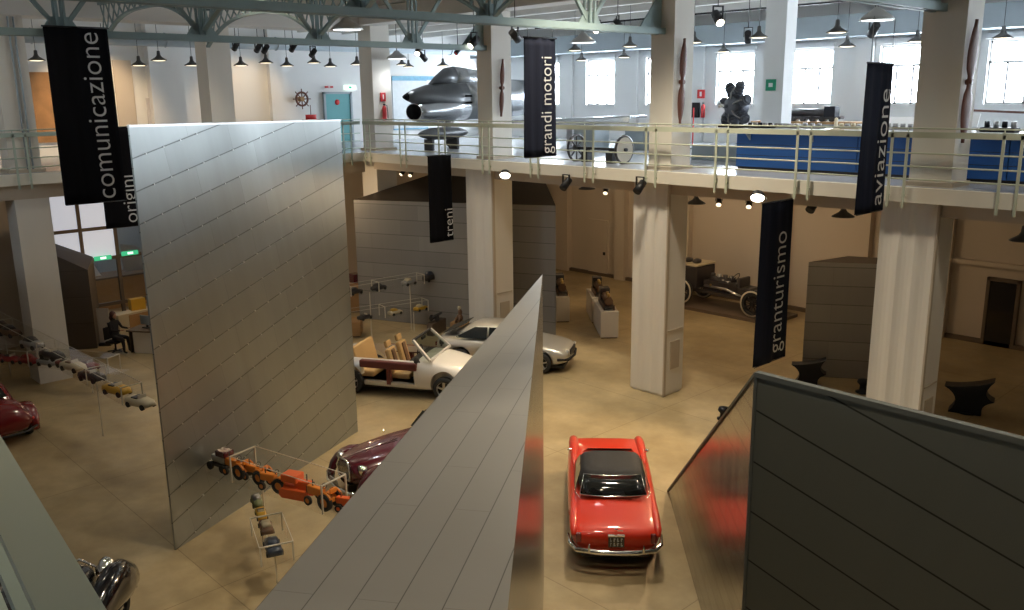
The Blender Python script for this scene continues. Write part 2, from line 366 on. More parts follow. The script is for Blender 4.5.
# lower back wall
mb = MB().b2((-46, 30.75, 0), (6, 31.2, GB))
for x0, w in ((-29.3, .9), (-25.5, .55), (-22.5, 1.0), (-18.4, 1.35), (-15.1, 1.3), (-11.5, .5), (-8.2, 1.2), (-4.8, 1)): mb.b2((x0, 30.45, 0), (x0+w, 30.75, GB))
struct('wall_back', mb, 'warm_plaster', 'beige ground floor back wall with flat piers', 'wall')
struct('baseboard_back', MB().b2((-46, 30.38, 0), (-29.4, 30.75, .14)).b2((-28.4, 30.6, 0), (6, 30.75, .14)), 'brown_frame', 'dark skirting of the back wall', 'skirting')
d = struct('door_1', MB().b2((-27.25, 30.66, 0), (-26.1, 30.75, 2.6)), 'warm_plaster', 'beige door in the back wall', 'door')
MB().b2((-26.3, 30.6, 1.0), (-26.2, 30.66, 1.14)).build('handle', 'black_metal', d)
d = struct('door_2', MB().b2((-9.75, 30.6, 0), (-8.95, 30.75, 2.15)), 'black_gloss', 'dark doorway in the back wall', 'door')
MB().b2((-9.85, 30.58, 0), (-9.75, 30.75, 2.25)).b2((-8.95, 30.58, 0), (-8.85, 30.75, 2.25)).b2((-9.85, 30.58, 2.15), (-8.85, 30.75, 2.25)).build('frame', 'brown_frame', d)
struct('trim_7', MB().b2((-11.0, 30.55, 2.6), (-8.3, 30.75, 2.75)), 'warm_plaster', 'ledge above the dark doorway', 'trim')
# side and near walls
struct('wall_right', MB().b2((6, -6, 0), (6.3, 31.5, 13.5)), 'white_plaster', 'plain wall on the right', 'wall')
FILL_WC = [-21]  # added unseen window, lets daylight onto the dark wedge and near fronts
mb = MB().b2((-46, -6.3, 0), (6.3, -6, 8.7)).b2((-46, -6.3, 9.6), (6.3, -6, 13.5)); x = -46
for c in FILL_WC: mb.b2((x, -6.3, 8.7), (c-1.3, -6, 9.6)); x = c+1.3
mb.b2((x, -6.3, 8.7), (6.3, -6, 9.6))
struct('wall_near', mb, 'white_plaster', 'near side wall with an added window', 'wall')
for i, c in enumerate(FILL_WC):
    fr = MB().b2((c-1.3, -6.2, 8.7), (c-1.22, -6.1, 9.6)).b2((c+1.22, -6.2, 8.7), (c+1.3, -6.1, 9.6)).b2((c-1.3, -6.2, 8.7), (c+1.3, -6.1, 8.78)).b2((c-1.3, -6.2, 9.52), (c+1.3, -6.1, 9.6)).b2((c-.03, -6.2, 8.7), (c+.03, -6.12, 9.6))
    w = struct('window_%d' % (i+20), fr, 'white_plaster', 'white framed window added behind the viewpoint for light', 'window')
    MB().b2((c-1.24, -6.17, 8.76), (c+1.24, -6.16, 9.54)).build('pane', 'pane_glass', w)
struct('wall_left_upper', MB().b2((-35.3, -6, GZ), (-35, 31.5, CZ)).b2((-35, 13.9, GZ), (-34.6, 15.2, CZ)).b2((-35, 19.0, GZ), (-34.75, 19.6, CZ)), 'white_plaster', 'white left wall of the gallery', 'wall')
struct('wall_left', MB().b2((-46.3, -6, 0), (-46, 31.5, GB)).b2((-33.6, 16.2, 0), (-33.2, 30.5, GB)).b2((-46, 16.2, 0), (-33.6, 16.5, GB)).b2((-33.4, -6, 0), (-33.1, 8.6, GB)), 'warm_plaster', 'beige ground floor left wall', 'wall')
d = struct('door_3', MB().b2((-34.99, 21.7, GZ), (-34.9, 22.98, 8.38)), 'teal_door', 'teal gallery door', 'door')
MB().b2((-34.98, 21.6, GZ), (-34.85, 21.7, 8.47)).b2((-34.98, 22.98, GZ), (-34.85, 23.08, 8.47)).b2((-34.98, 21.6, 8.38), (-34.85, 23.08, 8.47)).build('frame', 'grey_soffit', d)
MB().b2((-34.9, 21.85, 7.2), (-34.84, 22.05, 7.26)).build('handle', 'black_metal', d)
MB().lathe([(0, .0), (.12, 0), (.12, .02), (0, .02)], (-34.9, 22.3, 8.02), (1, 0, 0)).build('notice', 'sign_red', d)
# columns: the far row (wide cladding below, plain shaft above) and the left row
def column_far(x0, x1, lab, s0, s1):
    mb = MB(); y0 = 18.98; d = .86
    # lower cladding with a shallow fluted face towards the hall
    n = 14; pf = []
    for i in range(n+1):
        t = i/n; x = x0+(x1-x0)*t; pf.append((x, y0-.03+.045*abs(math.sin(t*PI*3))))
    poly = pf+[(x1, y0+d), (x0, y0+d)]
    mb.prism([(p[0], p[1], .06) for p in poly], (0, 0, GB-.06))
    mb.b2((x0+.03, y0+.03, 0), (x1-.03, y0+d-.03, .06))
    o = struct('column', mb, 'column_plaster', lab, 'column')
    cx = (x0+x1)/2
    MB().b2((s0, y0, GZ), (s1, y0+.83, CZ)).build('shaft', 'column_plaster', o)
    MB().b2((s0-.06, y0-.05, GZ), (s1+.06, y0+.88, GZ+.09)).build('plinth', 'beam_beige', o)
    MB().b2((x1-.01, y0-.04, .05), (x1+.03, y0+.06, GB)).build('corner_strip', 'beam_beige', o)
    MB().b2((x1-.01, y0+.25, .75), (x1+.025, y0+.66, 1.55)).b2((x1-.01, y0+.12, 1.85), (x1+.02, y0+.8, 1.88)).build('grille', 'grey_soffit' if False else 'beam_beige', o)
    return o
column_far(-15.2, -14.06, 'white column between the vintage chassis and the model plinths', -14.75, -14.02)
column_far(-8.37, -7.18, 'white column at the right behind the dark wedge', -7.86, -7.0)
column_far(-22.22, -20.96, 'white column behind the silver coupe', -21.58, -20.9)
column_far(-1.4, -.25, 'white column outside the right edge', -1.1, -.3)
for i, (y, lab) in enumerate(((.8, 'white column nearest on the left gallery'), (7.0, 'white column at the left edge'), (13.1, 'white column behind the tall metal slab'), (19.45, 'white column at the gallery corner with fire extinguisher'))):
    o = struct('column', MB().b2((-28.95, y, 0), (-27.98, y+.92, GB)), 'column_plaster', lab, 'column')
    MB().b2((-28.8, y+.02, GZ), (-28.0, y+.84, CZ)).build('shaft', 'column_plaster', o)
    MB().b2((-28.9, y-.06, GZ), (-27.9, y+.92, GZ+.09)).build('plinth', 'beam_beige', o)
    if i == 1:
        for dy in (.46, .60): MB().cyl((-27.95, y+dy, GZ), (-27.95, y+dy, 10.5), .025, n=8).build('pipe', 'grey_soffit', o)
struct('column', MB().b2((-15.08, 25, GZ), (-14.38, 25.6, CZ)), 'white_plaster', 'white rear column with a green exit sign', 'column')
# glazed partition of the reception behind the left gallery
PX = -33.2
mb = MB()
ys = [8.6, 10.25, 11.45, 13.2, 16.2]
for y in ys: mb.b2((PX-.06, y-.06, 0), (PX+.06, y+.06, GB))
for z in (.95, 2.65, 3.75, 5.4): mb.b2((PX-.05, 8.6, z-.06), (PX+.05, 16.2, z+.06))
p = struct('wall_reception', mb, 'brown_frame', 'brown framed glass partition behind the reception', 'partition')
for a, b in zip(ys[:-1], ys[1:]):
    for z0, z1 in ((1.0, 2.6), (2.7, 3.7), (3.8, 5.35)):
        m = 'frosted_glow_pane' if (b in (10.25, 11.45, 13.2) and z0 > 2.65 and a > 7) and not (b == 13.2) else 'pane_glass'
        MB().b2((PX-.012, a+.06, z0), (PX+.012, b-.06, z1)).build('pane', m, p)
struct('wall_lobby', MB().b2((-40.2, 2, 0), (-40, 16.2, GB)), 'grey_soffit', 'grey wall of the lobby behind the glass', 'wall')
# railings ---------------------------------------------------------------
def railing(label, p0, length, rz, posts, z=7.32, m='rail_green', rails=(6.95, 6.68, 6.42), drop=5.82):
    t = thing('railing', label, 'railing', (p0[0], p0[1], 0), rz)
    MB().b2((0, -.012, z-.06), (length, .012, z+.06)).build('top_bar', m, t)
    MB().cyl((0, 0, z+.13), (length, 0, z+.13), .016, n=8).build('handrail', m, t)
    for zz in rails: MB().cyl((0, .03, zz), (length, .03, zz), .017, n=8).build('rail', m, t)
    pm = None
    for s in posts:
        if pm is None:
            b = MB().b2((-.028, -.012, drop), (.028, .012, z+.02)).cyl((0, -.02, GB+.12), (0, .13, GB+.12), .02, n=8)
            b.cyl((0, 0, z), (0, 0, z+.13), .012, n=6)
            pm = b.build('post', m, t); pm.location = (s, 0, 0)
        else:
            c = pm.copy(); C.objects.link(c); c.parent = t; c.location = (s, 0, 0)
    return t
posts = []
for k in range(16): posts += [.1+2.14*k, .1+2.14*k+.32]
railing('green gallery railing along the far side', (-27.45, 18.55), 33.2, 0, [p for p in posts if p < 33])
posts = []
for k in range(9): posts += [.35+2.14*k, .35+2.14*k+.32]
railing('green gallery railing along the left side', (-27.53, .3), 18.2, PI/2, [p for p in posts if p < 18], m='rail_dark')
# near railing, wide flat top bar
t = thing('railing', 'pale green railing in the bottom left corner', 'railing', (-1.47, .42, 0), PI-rad(5.3))
MB().b2((-3.5, -.0, 7.325), (11, .095, 7.35)).build('top_bar', 'rail_green', t)
for z in (7.0, 6.75, 6.5): MB().b2((-3.5, .03, z-.02), (11, .06, z+.02)).build('rail', 'rail_dark', t)
for s in (-2, -1.7, 3.2, 3.5, 6.6, 6.9): MB().b2((s-.03, .03, GB), (s+.03, .06, 7.33)).build('post', 'rail_green', t)
# roof trusses over the hall ---------------------------------------------
def truss(x, label, y0=-5.9, y1=18.97, z=9.57):
    t = thing('roof_truss', label, 'truss', (x, y0, z)); L = y1-y0
    b = MB()
    for sx in (-.11, .11): b.b2((sx-.05, 0, 0), (sx+.05, L, .03)).b2((sx-.012+(.04 if sx > 0 else -.04), 0, .0), (sx+.012+(.04 if sx > 0 else -.04), L, .15))
    b.build('lower_chord', 'truss_green', t)
    MB().b2((-.14, 0, 3.0), (.14, L, 3.2)).build('upper_chord', 'truss_green', t)
    k = 0
    for yn in (.6, 3.6, 6.7, 9.9, 13.1, 16.25, 19.4, 22.0):
        y = yn-y0
        if yn > 17 or y < 1: continue
        b = MB()
        for sx in (-.09, .09): b.b2((sx-.025, y-.10, .1), (sx+.025, y-.05, 3.0)).b2((sx-.025, y+.05, .1), (sx+.025, y+.10, 3.0))
        b.build('truss_post', 'truss_green', t)
        for s in (-1, 1): MB().bar((0, y+s*.12, .25), (0, y+s*2.3, 3.0), .07, .09).build('diagonal', 'truss_green', t)
        MB().prism([(-.02, y-.42, .1), (-.02, y+.42, .1), (-.02, y+.2, .42), (-.02, y-.2, .42)], (.04, 0, 0)).build('gusset_plate', 'truss_green', t)
    MB().prism([(-.02, L-.9, .1), (-.02, L, .1), (-.02, L, 1.0), (-.02, L-.08, 1.0)], (.04, 0, 0)).build('bracket', 'truss_green', t)
    return t
truss(-28.2+.35, 'green steel truss above the left gallery edge') if False else None
truss(-21.25, 'green steel roof truss ending at the column behind the coupe')
truss(-14.45, 'green steel roof truss ending at the column by the vintage chassis', z=9.67)
truss(-7.55, 'green steel roof truss ending at the right column', z=9.72)
def lattice(y, label, xs):
    t = thing('lattice_girder', label, 'girder', (0, y, 0))
    for x0, x1 in xs:
        b = MB(); L = x1-x0; n = int(L/.42)
        prof = lambda u: 10.62-.78*abs(2*u-1)**2.6         # lower flange sweeps down at both trusses
        for s in (0,):
            b.bar((x0, 0, 10.95), (x1, 0, 10.95), .12, .07)
            pts = [(x0+L*i/24, 0, prof(i/24)) for i in range(25)]
            for p, q in zip(pts[:-1], pts[1:]): b.bar(p, q, .12, .06)
        for i in range(n):
            u0, u1 = i/n, (i+1)/n
            b.bar((x0+L*u0, -.02, prof(u0)), (x0+L*u1, -.02, 10.95), .03, .035); b.bar((x0+L*u0, .02, 10.95), (x0+L*u1, .02, prof(u1)), .03, .035)
        b.build('lattice_bay', 'truss_green', t)
for y, lab in ((9.9, 'second green lattice girder from the far gallery'), (13.1, 'green lattice girder nearest the far gallery')):
    lattice(y, lab, ((-27.8, -21.4), (-21.1, -14.6), (-14.3, -7.7)))
# ================================================================== EXHIBITION WEDGES
# tall free-standing metal slab
B1 = Vector((-15.32, 5.71, 0)); B2 = Vector((-17.97, 11.54, 0)); dv = (B2-B1).normalized(); nv = Vector((dv.y, -dv.x, 0))*-1
if nv.dot(-B1) > 0: nv = -nv       # nv points away from the camera side
th = nv*.035
h1, h2 = 7.77, 7.68
t = thing('metal_slab', 'tall grey metal slab with slanting sheet seams', 'partition wall', B1)
z = Vector((0, 0, 1)); P1 = Vector((0, 0, 0)); P2 = B2-B1
mb = MB()
mb.wall([P1, P2, P2+z*h2, P1+z*h1], P1, dv, rad(12.3)); mb.wall([P2+th, P1+th, P1+th+z*h1, P2+th+z*h2], P2+th, -dv, rad(-12.3))
mb.wall([P1+th, P1, P1+z*h1, P1+th+z*h1], P1, -nv); mb.wall([P2, P2+th, P2+th+z*h2, P2+z*h2], P2, nv)
mb.wall([P1+z*h1, P2+z*h2, P2+th+z*h2, P1+th+z*h1], P1+z*h1, dv)
mb.build('cladding', 'slab_sheet', t)
k = MB()
for a, b in (((0, 0, h1), None),): k.bar(P1+th*.5+z*(h1+.02), P2+th*.5+z*(h2+.02), .06, .04)
k.build('top_capping', 'rail_dark' if False else 'alloy', t)
# fixing studs along the seams
k = MB(); rnd = random.Random(3); ca, sa = math.cos(rad(12.3)), math.sin(rad(12.3)); Ls = (B2-B1).length
for r in range(-3, 16):
    for q in range(-1, 14):
        uu, vv = q*.875/2*1.0+.1, r*.545
        u, v = uu*ca-vv*sa, uu*sa+vv*ca
        if .1 < u < Ls-.1 and .1 < v < 7.6: k.box(P1+dv*u+z*v-nv*.006, (.026, .026, .026), rz=math.atan2(dv.y, dv.x))
k.build('studs', 'alloy', t)
# sharp flat-topped wedge in the middle
zt = 5.4
A = Vector((-9.81, 9.94, 0)); Rn = Vector((-3.05, 2.79, 0)); Ln = Vector((-4.05, 1.70, 0))
t = thing('metal_wedge', 'pale grey wedge whose sharp tip points at the silver coupe', 'wedge', A)
a, r_, l_ = Vector((0, 0, 0)), Rn-A, Ln-A; up = z*zt
mb = MB().wall([a+up, l_+up, r_+up], a+up, (l_-a), rad(0))
mb.build('top_sheets', 'wedge_sheet', t)
mb = MB().wall([a, r_, r_+up, a+up], a, r_-a); mb.build('mirror_side', 'wedge_mirror', t)
mb = MB().wall([l_, a, a+up, l_+up], l_, a-l_).wall([r_, l_, l_+up, r_+up], r_, l_-r_); mb.build('side_sheets', 'wedge_sheet', t)
# low dark wedge at the right: mirror-like triangular flank, dark front, roof sloping away to the floor
P1w = Vector((-10.33, 14.21, 0)); G = Vector((-5.23, 8.86, 0)); hA = 4.99
t = thing('dark_wedge', 'big dark green grey wedge with a mirror flank beside the red coupe', 'wedge', G)
g = Vector((0, 0, 0)); p = P1w-G
dirx = Vector((1, .051, 0)).normalized(); W = 7.0
e = dirx*W; ht = hA*.82
apex = g+z*hA
# the far end of the top edge is fixed from the photograph's edge line
far_top = None
nrm = Vector((-dirx.y, dirx.x, 0))
d_ = ray(1024, 441); tt = (G-EYE).dot(nrm)/d_.dot(nrm); q = EYE+d_*tt-G
sl = (q.z-hA)/Vector((q.x, q.y, 0)).length
ft = e+z*(hA+sl*W)
back = p+e*.9+Vector((-.3, 1.0, 0))
mb = MB().wall([g, e, ft, apex], g, dirx, rad(-17.4)); mb.build('front_sheets', 'dark_sheet', t)
mb = MB().wall([p, g, apex], p, g-p); mb.build('mirror_flank', 'wedge_mirror', t)
mb = MB().wall([p, apex, ft, back], p, dirx).wall([e, back, ft], e, back-e); mb.build('roof_sheets', 'dark_sheet', t)
k = MB().bar(apex, ft, .09, .06).bar(g, apex, .04, .04).bar(p+z*.02, apex, .05, .04); k.build('edge_trim', 'dark_trim', t)
# grey box behind the cars
def boxwedge(name, label, base, hs, sheet, top, ang=0):
    o0 = Vector(base[0]); t = thing(name, label, 'wedge', o0)
    pts = [Vector(b)-o0 for b in base]; n = len(pts); mb = MB()
    for i in range(n):
        j = (i+1) % n
        mb.wall([pts[i], pts[j], pts[j]+z*hs[j], pts[i]+z*hs[i]], pts[i], pts[j]-pts[i], ang)
    mb.build('side_sheets', sheet, t)
    b = MB(); b.add([pts[i]+z*hs[i] for i in range(n)], [tuple(range(n))]); b.build('roof', top, t)
    return t
boxwedge('grey_box', 'wide grey metal box wall behind the silver coupe', [(-27.86, 18.27+.0, 0), (-20.47, 21.38, 0), (-24.4, 24.6, 0), (-27.8, 21.8, 0)], [4.52, 4.6, 5.4, 5.2], 'box_sheet', 'brown_sheet')
boxwedge('grey_box', 'dark grey metal box behind the two anvils', [(-12.32, 23.39, 0), (-9.7, 25.09, 0), (-10.2, 25.75, 0), (-11.95, 25.05, 0)], [3.43]*4, 'box_sheet', 'brown_sheet')
boxwedge('brown_wedge', 'dark brown metal wedge beside the reception desk', [(-31.8, 8.1, 0), (-30.85, 9.62, 0), (-32.3, 10.3, 0), (-32.9, 8.4, 0)], [3.75, 2.72, 2.9, 3.9], 'brown_sheet', 'brown_sheet')

# ================================================================== BANNERS
def banner(label, w, h, loc, rz, word, tsize, toff, tx, m='black_fabric', wires=0, sx=1.0):
    """vertical cloth hung from its top edge; word reads upwards"""
    t = thing('hanging_banner', label, 'banner', loc, rz)
    n, k = 16, 14; vs = []
    for j in range(k+1):
        for i in range(n+1):
            u, v = i/n, j/k
            y = .022*math.sin(u*9+v*1.3)*(.35+v)+.014*math.sin(u*21+1)
            vs.append((w*(u-.5), y, -h*v))
    fs = [(j*(n+1)+i, j*(n+1)+i+1, (j+1)*(n+1)+i+1, (j+1)*(n+1)+i) for j in range(k) for i in range(n)]
    b = MB().add(vs, fs, True); o = b.build('cloth', m, t)
    sd = o.modifiers.new('thick', 'SOLIDIFY'); sd.thickness = .006
    MB().cyl((-w/2-.03, 0, 0), (w/2+.03, 0, 0), .018, n=8).build('top_rod', 'black_metal', t)
    MB().cyl((-w/2, 0, -h), (w/2, 0, -h), .012, n=8).build('bottom_rod', 'black_metal', t)
    text('lettering', word, tsize, 'lettering_white', t, (tx, -.06, -h+toff), Matrix(((0,-1,0),(0,0,-1),(1,0,0))).to_euler(), sx=sx)
    if wires:
        for s in (-.4, .4): MB().cyl((w*s, 0, 0), (w*s, 0, wires), .008, n=6).build('hanging_wire', 'cable_steel', t)
    return t
banner('black banner reading comunicazione at upper left', 1.32, 3.80, (-20.98, 6.92, 9.77), PI/2-rad(0), 'comunicazione', .63, .06, .42, wires=.1, sx=.965)
banner('black banner reading origini partly behind the metal slab', 1.7, 2.95, (-27.3, 10.05, 7.45), PI/2, 'origini', .58, .10, .06)
banner('narrow black banner reading treni below the gallery edge', .95, 2.78, (-22.4, 18.02, 6.37), PI/2, 'treni', .50, .12, .43)
banner('dark banner reading grandi motori in front of the gallery railing', .99, 2.62, (-14.45, 14.6, 9.45), PI/2, 'grandi motori', .50, .06, .30, m='navy_fabric', wires=.2, sx=.78)
banner('dark banner reading aviazione at the right gallery railing', 1.12, 2.9, (-7.92, 17.38, 8.72), PI/2, 'aviazione', .60, .12, .36, m='navy_fabric', wires=.85, sx=1.05)
banner('dark banner reading granturismo above the dark wedge', 1.33, 3.78, (-10.3, 18.0, 5.82), PI/2, 'granturismo', .74, .2, .34, m='navy_fabric', wires=.12, sx=.80)
# ================================================================== VEHICLES (local: +x forward, z up, origin on the floor under the middle)
def ring(s, sq=.6):
    x, zb, wb, wm, zm, wt, zt, zc = s
    h = [(0, zb), (wb*.85, zb), (wb, zb+.05), (wm, zm), (wm*.995, (zm+zt)/2), (wt, zt), (wt*.78, zt+(zc-zt)*.62), (wt*.4, zt+(zc-zt)*.92), (0, zc)]
    return [(x, y, q) for y, q in h]+[(x, -y, q) for y, q in h[-2:0:-1]]
def shell(name, st, m, parent, cut=(), n=2, ms=None):
    """closed car body lofted through the stations; wheel arches and openings cut out"""
    b = MB().loft([ring(s) for s in st], True)
    o = b.build(name, ms or m, None); subsurf(o, n)
    bake(o, cut) if cut else bake(o)
    o.parent = parent
    o.data.materials.clear(); o.data.materials.append(MATS[m]); 
    for p in o.data.polygons: p.use_smooth = True; p.material_index = 0
    try: o.data.set_sharp_from_angle(angle=rad(38))
    except Exception: pass
    return o
def cutter(mb): 
    me = bpy.data.meshes.new('c'); me.from_pydata(mb.v, [], mb.f); bm = bmesh.new(); bm.from_mesh(me); bmesh.ops.recalc_face_normals(bm, faces=bm.faces); bm.to_mesh(me); bm.free()
    o = bpy.data.objects.new('c', me); C.objects.link(o); return o
def arch(x, y, r, d=.5): return cutter(MB().cyl((x, y-d/2, r*.92), (x, y+d/2, r*.92), r, n=28))
def wheel(parent, x, y, r, w=.18, style='hub', side=1, rim='chrome'):
    """tyre with a rim/hubcap child; side = +1 when the outer face looks to +y"""
    t = MB().lathe([(r*.62, -w/2), (r*.86, -w/2), (r*.97, -w*.38), (r, -w*.2), (r, w*.2), (r*.97, w*.38), (r*.86, w/2), (r*.62, w/2), (r*.62, -w/2)], (0, 0, 0), (0, 1, 0), 28)
    o = t.build('wheel', 'rubber', parent); o.location = (x, y, r)
    s = side; b = MB()
    if style == 'hub':
        b.lathe([(r*.64, s*w*.30), (r*.60, s*w*.42), (r*.45, s*w*.36), (r*.40, s*w*.50), (r*.2, s*w*.62), (0, s*w*.64)], (0, 0, 0), (0, 1, 0), 24)
    elif style == 'alloy':
        b.lathe([(r*.66, -s*w*.3), (r*.66, s*w*.46), (r*.60, s*w*.48), (r*.58, s*w*.2)], (0, 0, 0), (0, 1, 0), 24); b.lathe([(r*.62, s*w*.02), (0, s*w*.02)], (0, 0, 0), (0, 1, 0), 24, mi=1)
        for k in range(5):
            a = 2*PI*k/5+.3; b.bar((0, s*w*.38, 0), (r*.62*math.cos(a), s*w*.38, r*.62*math.sin(a)), r*.2, w*.16)
        b.cyl((0, s*w*.1, 0), (0, s*w*.5, 0), r*.15, n=12)
    elif style == 'wire':
        b.lathe([(r*.80, -w*.45), (r*.86, -w*.5), (r*.86, w*.5), (r*.80, w*.45), (r*.80, -w*.45)], (0, 0, 0), (0, 1, 0), 28); b.cyl((0, -w*.7, 0), (0, w*.7, 0), r*.16, n=12)
        for k in range(12):
            a = 2*PI*k/12; b.bar((0, 0, 0), (r*.82*math.cos(a), 0, r*.82*math.sin(a)), .03, .035, mi=1)
    elif style == 'ring':
        b.lathe([(r*.83, -w*.56), (r*.95, -w*.56), (r*.95, w*.56), (r*.83, w*.56), (r*.83, -w*.56)], (0, 0, 0), (0, 1, 0), 32); b.cyl((0, -w*.7, 0), (0, w*.7, 0), r*.16, n=12, mi=1)
        for k in range(12):
            a = 2*PI*k/12; b.bar((0, 0, 0), (r*.84*math.cos(a), 0, r*.84*math.sin(a)), .03, .035, mi=1)
    h = b.build('hubcap' if style == 'hub' else 'rim', [rim, 'black_metal'], o)
    return o
def tap(parent, name, pts, m, off=0):
    """thin glass or trim panel laid on four (or more) corner points"""
    P = [Vector(p) for p in pts]; n = (P[1]-P[0]).cross(P[2]-P[0]).normalized(); 
    return MB().prism([p+n*off for p in P], n*.012).build(name, m, parent)
# ---- the red coupe, seen from behind
h = rad(133); d = Vector((math.cos(h), math.sin(h), 0))
t = thing('coupe', 'bright red coupe with black roof seen from behind', 'car', Vector((-9.02, 10.93, 0))+d*2.2, h)
st = [(-2.22, .46, .52, .58, .56, .56, .66, .67), (-2.17, .36, .64, .75, .56, .71, .76, .79), (-1.85, .27, .72, .80, .52, .755, .80, .86), (-1.2, .22, .76, .83, .52, .79, .85, .93), (-.4, .20, .78, .85, .52, .80, .87, .94), (.6, .20, .78, .855, .52, .81, .88, .95),
      (1.3, .22, .77, .85, .52, .80, .87, .94), (1.85, .26, .73, .82, .52, .77, .84, .87), (2.15, .34, .66, .76, .52, .71, .78, .80), (2.24, .44, .56, .62, .54, .58, .66, .67)]
cuts = [arch(sx, sy, .36, .42) for sx in (-1.28, 1.28) for sy in (-.80, .80)]
shell('body', st, 'red_paint', t, cuts)
for sx in (-1.28, 1.28):
    for s in (-1, 1): wheel(t, sx, s*.70, .315, .16, 'hub', s)
for s in (-1, 1):
    MB().loft([[(x, s*.715+r*math.cos(a)*1.0, zc+r*1.0*math.sin(a)) for a in [2*PI*i/12 for i in range(12)]] for x, r, zc in ((.35, .02, .87), (.8, .075, .87), (1.3, .10, .86), (1.75, .105, .83), (2.08, .095, .77), (2.2, .06, .72))]).build('front_fender', 'red_paint', t)
    MB().sph((2.2, s*.70, .70), (.06, .09, .09)).build('headlight', 'alloy', t)
    MB().loft([[(x, s*.735+r*math.cos(a), zc+r*.8*math.sin(a)) for a in [2*PI*i/10 for i in range(10)]] for x, r, zc in ((-.5, .02, .85), (-1.0, .06, .83), (-1.6, .075, .80), (-2.05, .07, .75), (-2.17, .04, .70))]).build('rear_fender', 'red_paint', t)
    MB().b2((-2.205, s*.60, .56), (-2.14, s*.70, .74)).build('tail_light', 'dark_red_paint', t, bevel=.02)
# greenhouse: fabric roof, big wrapped rear window
bs = [(-1.24, .67), (-.9, .70), (-.1, .71), (.55, .68), (.85, .60)]; tp = [(-.76, .54), (-.6, .57), (-.15, .58), (.15, .56), (.28, .50)]
lo = [(x, w, .90) for x, w in bs]+[(x, -w, .90) for x, w in reversed(bs)]; hi = [(x, w, 1.25+.03*(1-abs(x+.2))) for x, w in tp]+[(x, -w, 1.25+.03*(1-abs(x+.2))) for x, w in reversed(tp)]
mid = [((a[0]*.45+b[0]*.55), (a[1]*.40+b[1]*.60), a[2]*.45+b[2]*.55+.02) for a, b in zip(lo, hi)]
top = [(x*.8-.05, w*.75, z+.045) for x, w, z in hi]
o = MB().loft([lo, mid, hi, top], True).build('roof', 'black_vinyl', t); subsurf(o, 1)
# rear glass follows the tail slope
def lerp(a, b, u): return tuple(p+(q-p)*u for p, q in zip(a, b))
rows = []
for v in (.10, .45, .86):
    row = []
    for u in [i/8 for i in range(9)]:
        yb = (u-.5)*2; xb = -1.235+.10*abs(yb)**3; xt = -.775+.08*abs(yb)**3
        a = (xb, yb*.63, .925); b_ = (xt, yb*.52, 1.268); q = lerp(a, b_, v); row.append((q[0]-.03-.02*math.sin(PI*v), q[1], q[2]+.022))
    rows.append(row)
vs = [p for r in rows for p in r]; fs = [(j*9+i, j*9+i+1, (j+1)*9+i+1, (j+1)*9+i) for j in range(2) for i in range(8)]
MB().add(vs, fs, True).build('rear_window', 'dark_glass', t).modifiers.new('s', 'SOLIDIFY').thickness = .006
b = MB().tube([rows[0][i] for i in range(9)], .009).tube([rows[2][i] for i in range(9)], .007).tube([rows[k][0] for k in range(3)], .007).tube([rows[k][8] for k in range(3)], .007)
b.build('window_trim', 'chrome', t)
for s in (-1, 1):
    tap(t, 'side_window', [(-.80, s*.70, .945), (.48, s*.69, .945), (.22, s*.595, 1.2), (-.52, s*.60, 1.2)], 'dark_glass', .0 if s > 0 else 0)
tap(t, 'windshield', [(.86, -.54, .95), (.86, .54, .95), (.42, .44, 1.215), (.42, -.44, 1.215)], 'dark_glass', .02)
# bumper, over-riders, plate, badges
b = MB(); pts = [(-1.75, .835, .50), (-2.05, .80, .47), (-2.24, .68, .455), (-2.32, .35, .45), (-2.335, 0, .45), (-2.32, -.35, .45), (-2.24, -.68, .455), (-2.05, -.80, .47), (-1.75, -.835, .50)]
b.tube(pts, [.02, .04, .05, .05, .05, .05, .05, .04, .02], 10); b.build('rear_bumper', 'chrome', t)
b = MB().tube([(2.05, .80, .46), (2.26, .55, .45), (2.32, 0, .45), (2.26, -.55, .45), (2.05, -.80, .46)], .045, 10); b.build('front_bumper', 'chrome', t)
for s in (-1, 1): MB().sph((-2.36, s*.47, .53), (.03, .022, .09)).build('overrider', 'chrome', t)
pl = MB().box((-2.285, .0, .635), (.02, .28, .20)).build('number_plate', 'black_gloss', t, bevel=.004)
b = MB()
for r, zz in enumerate((.675, .59)):
    for k, (wd) in enumerate((.02, .045, .045, .045)): b.box((-2.297, .10-.062*k, zz), (.004, wd*.32, .062)); b.box((-2.297, .10-.062*k-.014, zz+(.02 if (k+r) % 2 else -.02)), (.004, wd*.5, .013))
b.build('plate_marks', 'lettering_white', pl)
MB().b2((-2.30, -.145, .735), (-2.24, .145, .755)).build('plate_lamp', 'chrome', t)
MB().b2((-2.215, -.12, .80), (-2.20, -.02, .812)).sph((-2.16, .0, .81), (.02, .03, .012)).build('boot_badge', 'chrome', t)
for s in (-1, 1): MB().tube([(-1.2, s*.62, .955), (-.9, s*.70, .905), (.5, s*.72, .905)], .008, 6).build('waist_trim', 'chrome', t)
for s in (-1, 1): MB().sph((.95, s*.80, .99), (.03, .05, .035)).cyl((.95, s*.74, .93), (.95, s*.80, .99), .008, n=6).build('mirror', 'chrome', t)
MB().b2((-2.0, -.60, .2), (2.0, .60, .28)).build('underbody', 'black_metal', t)
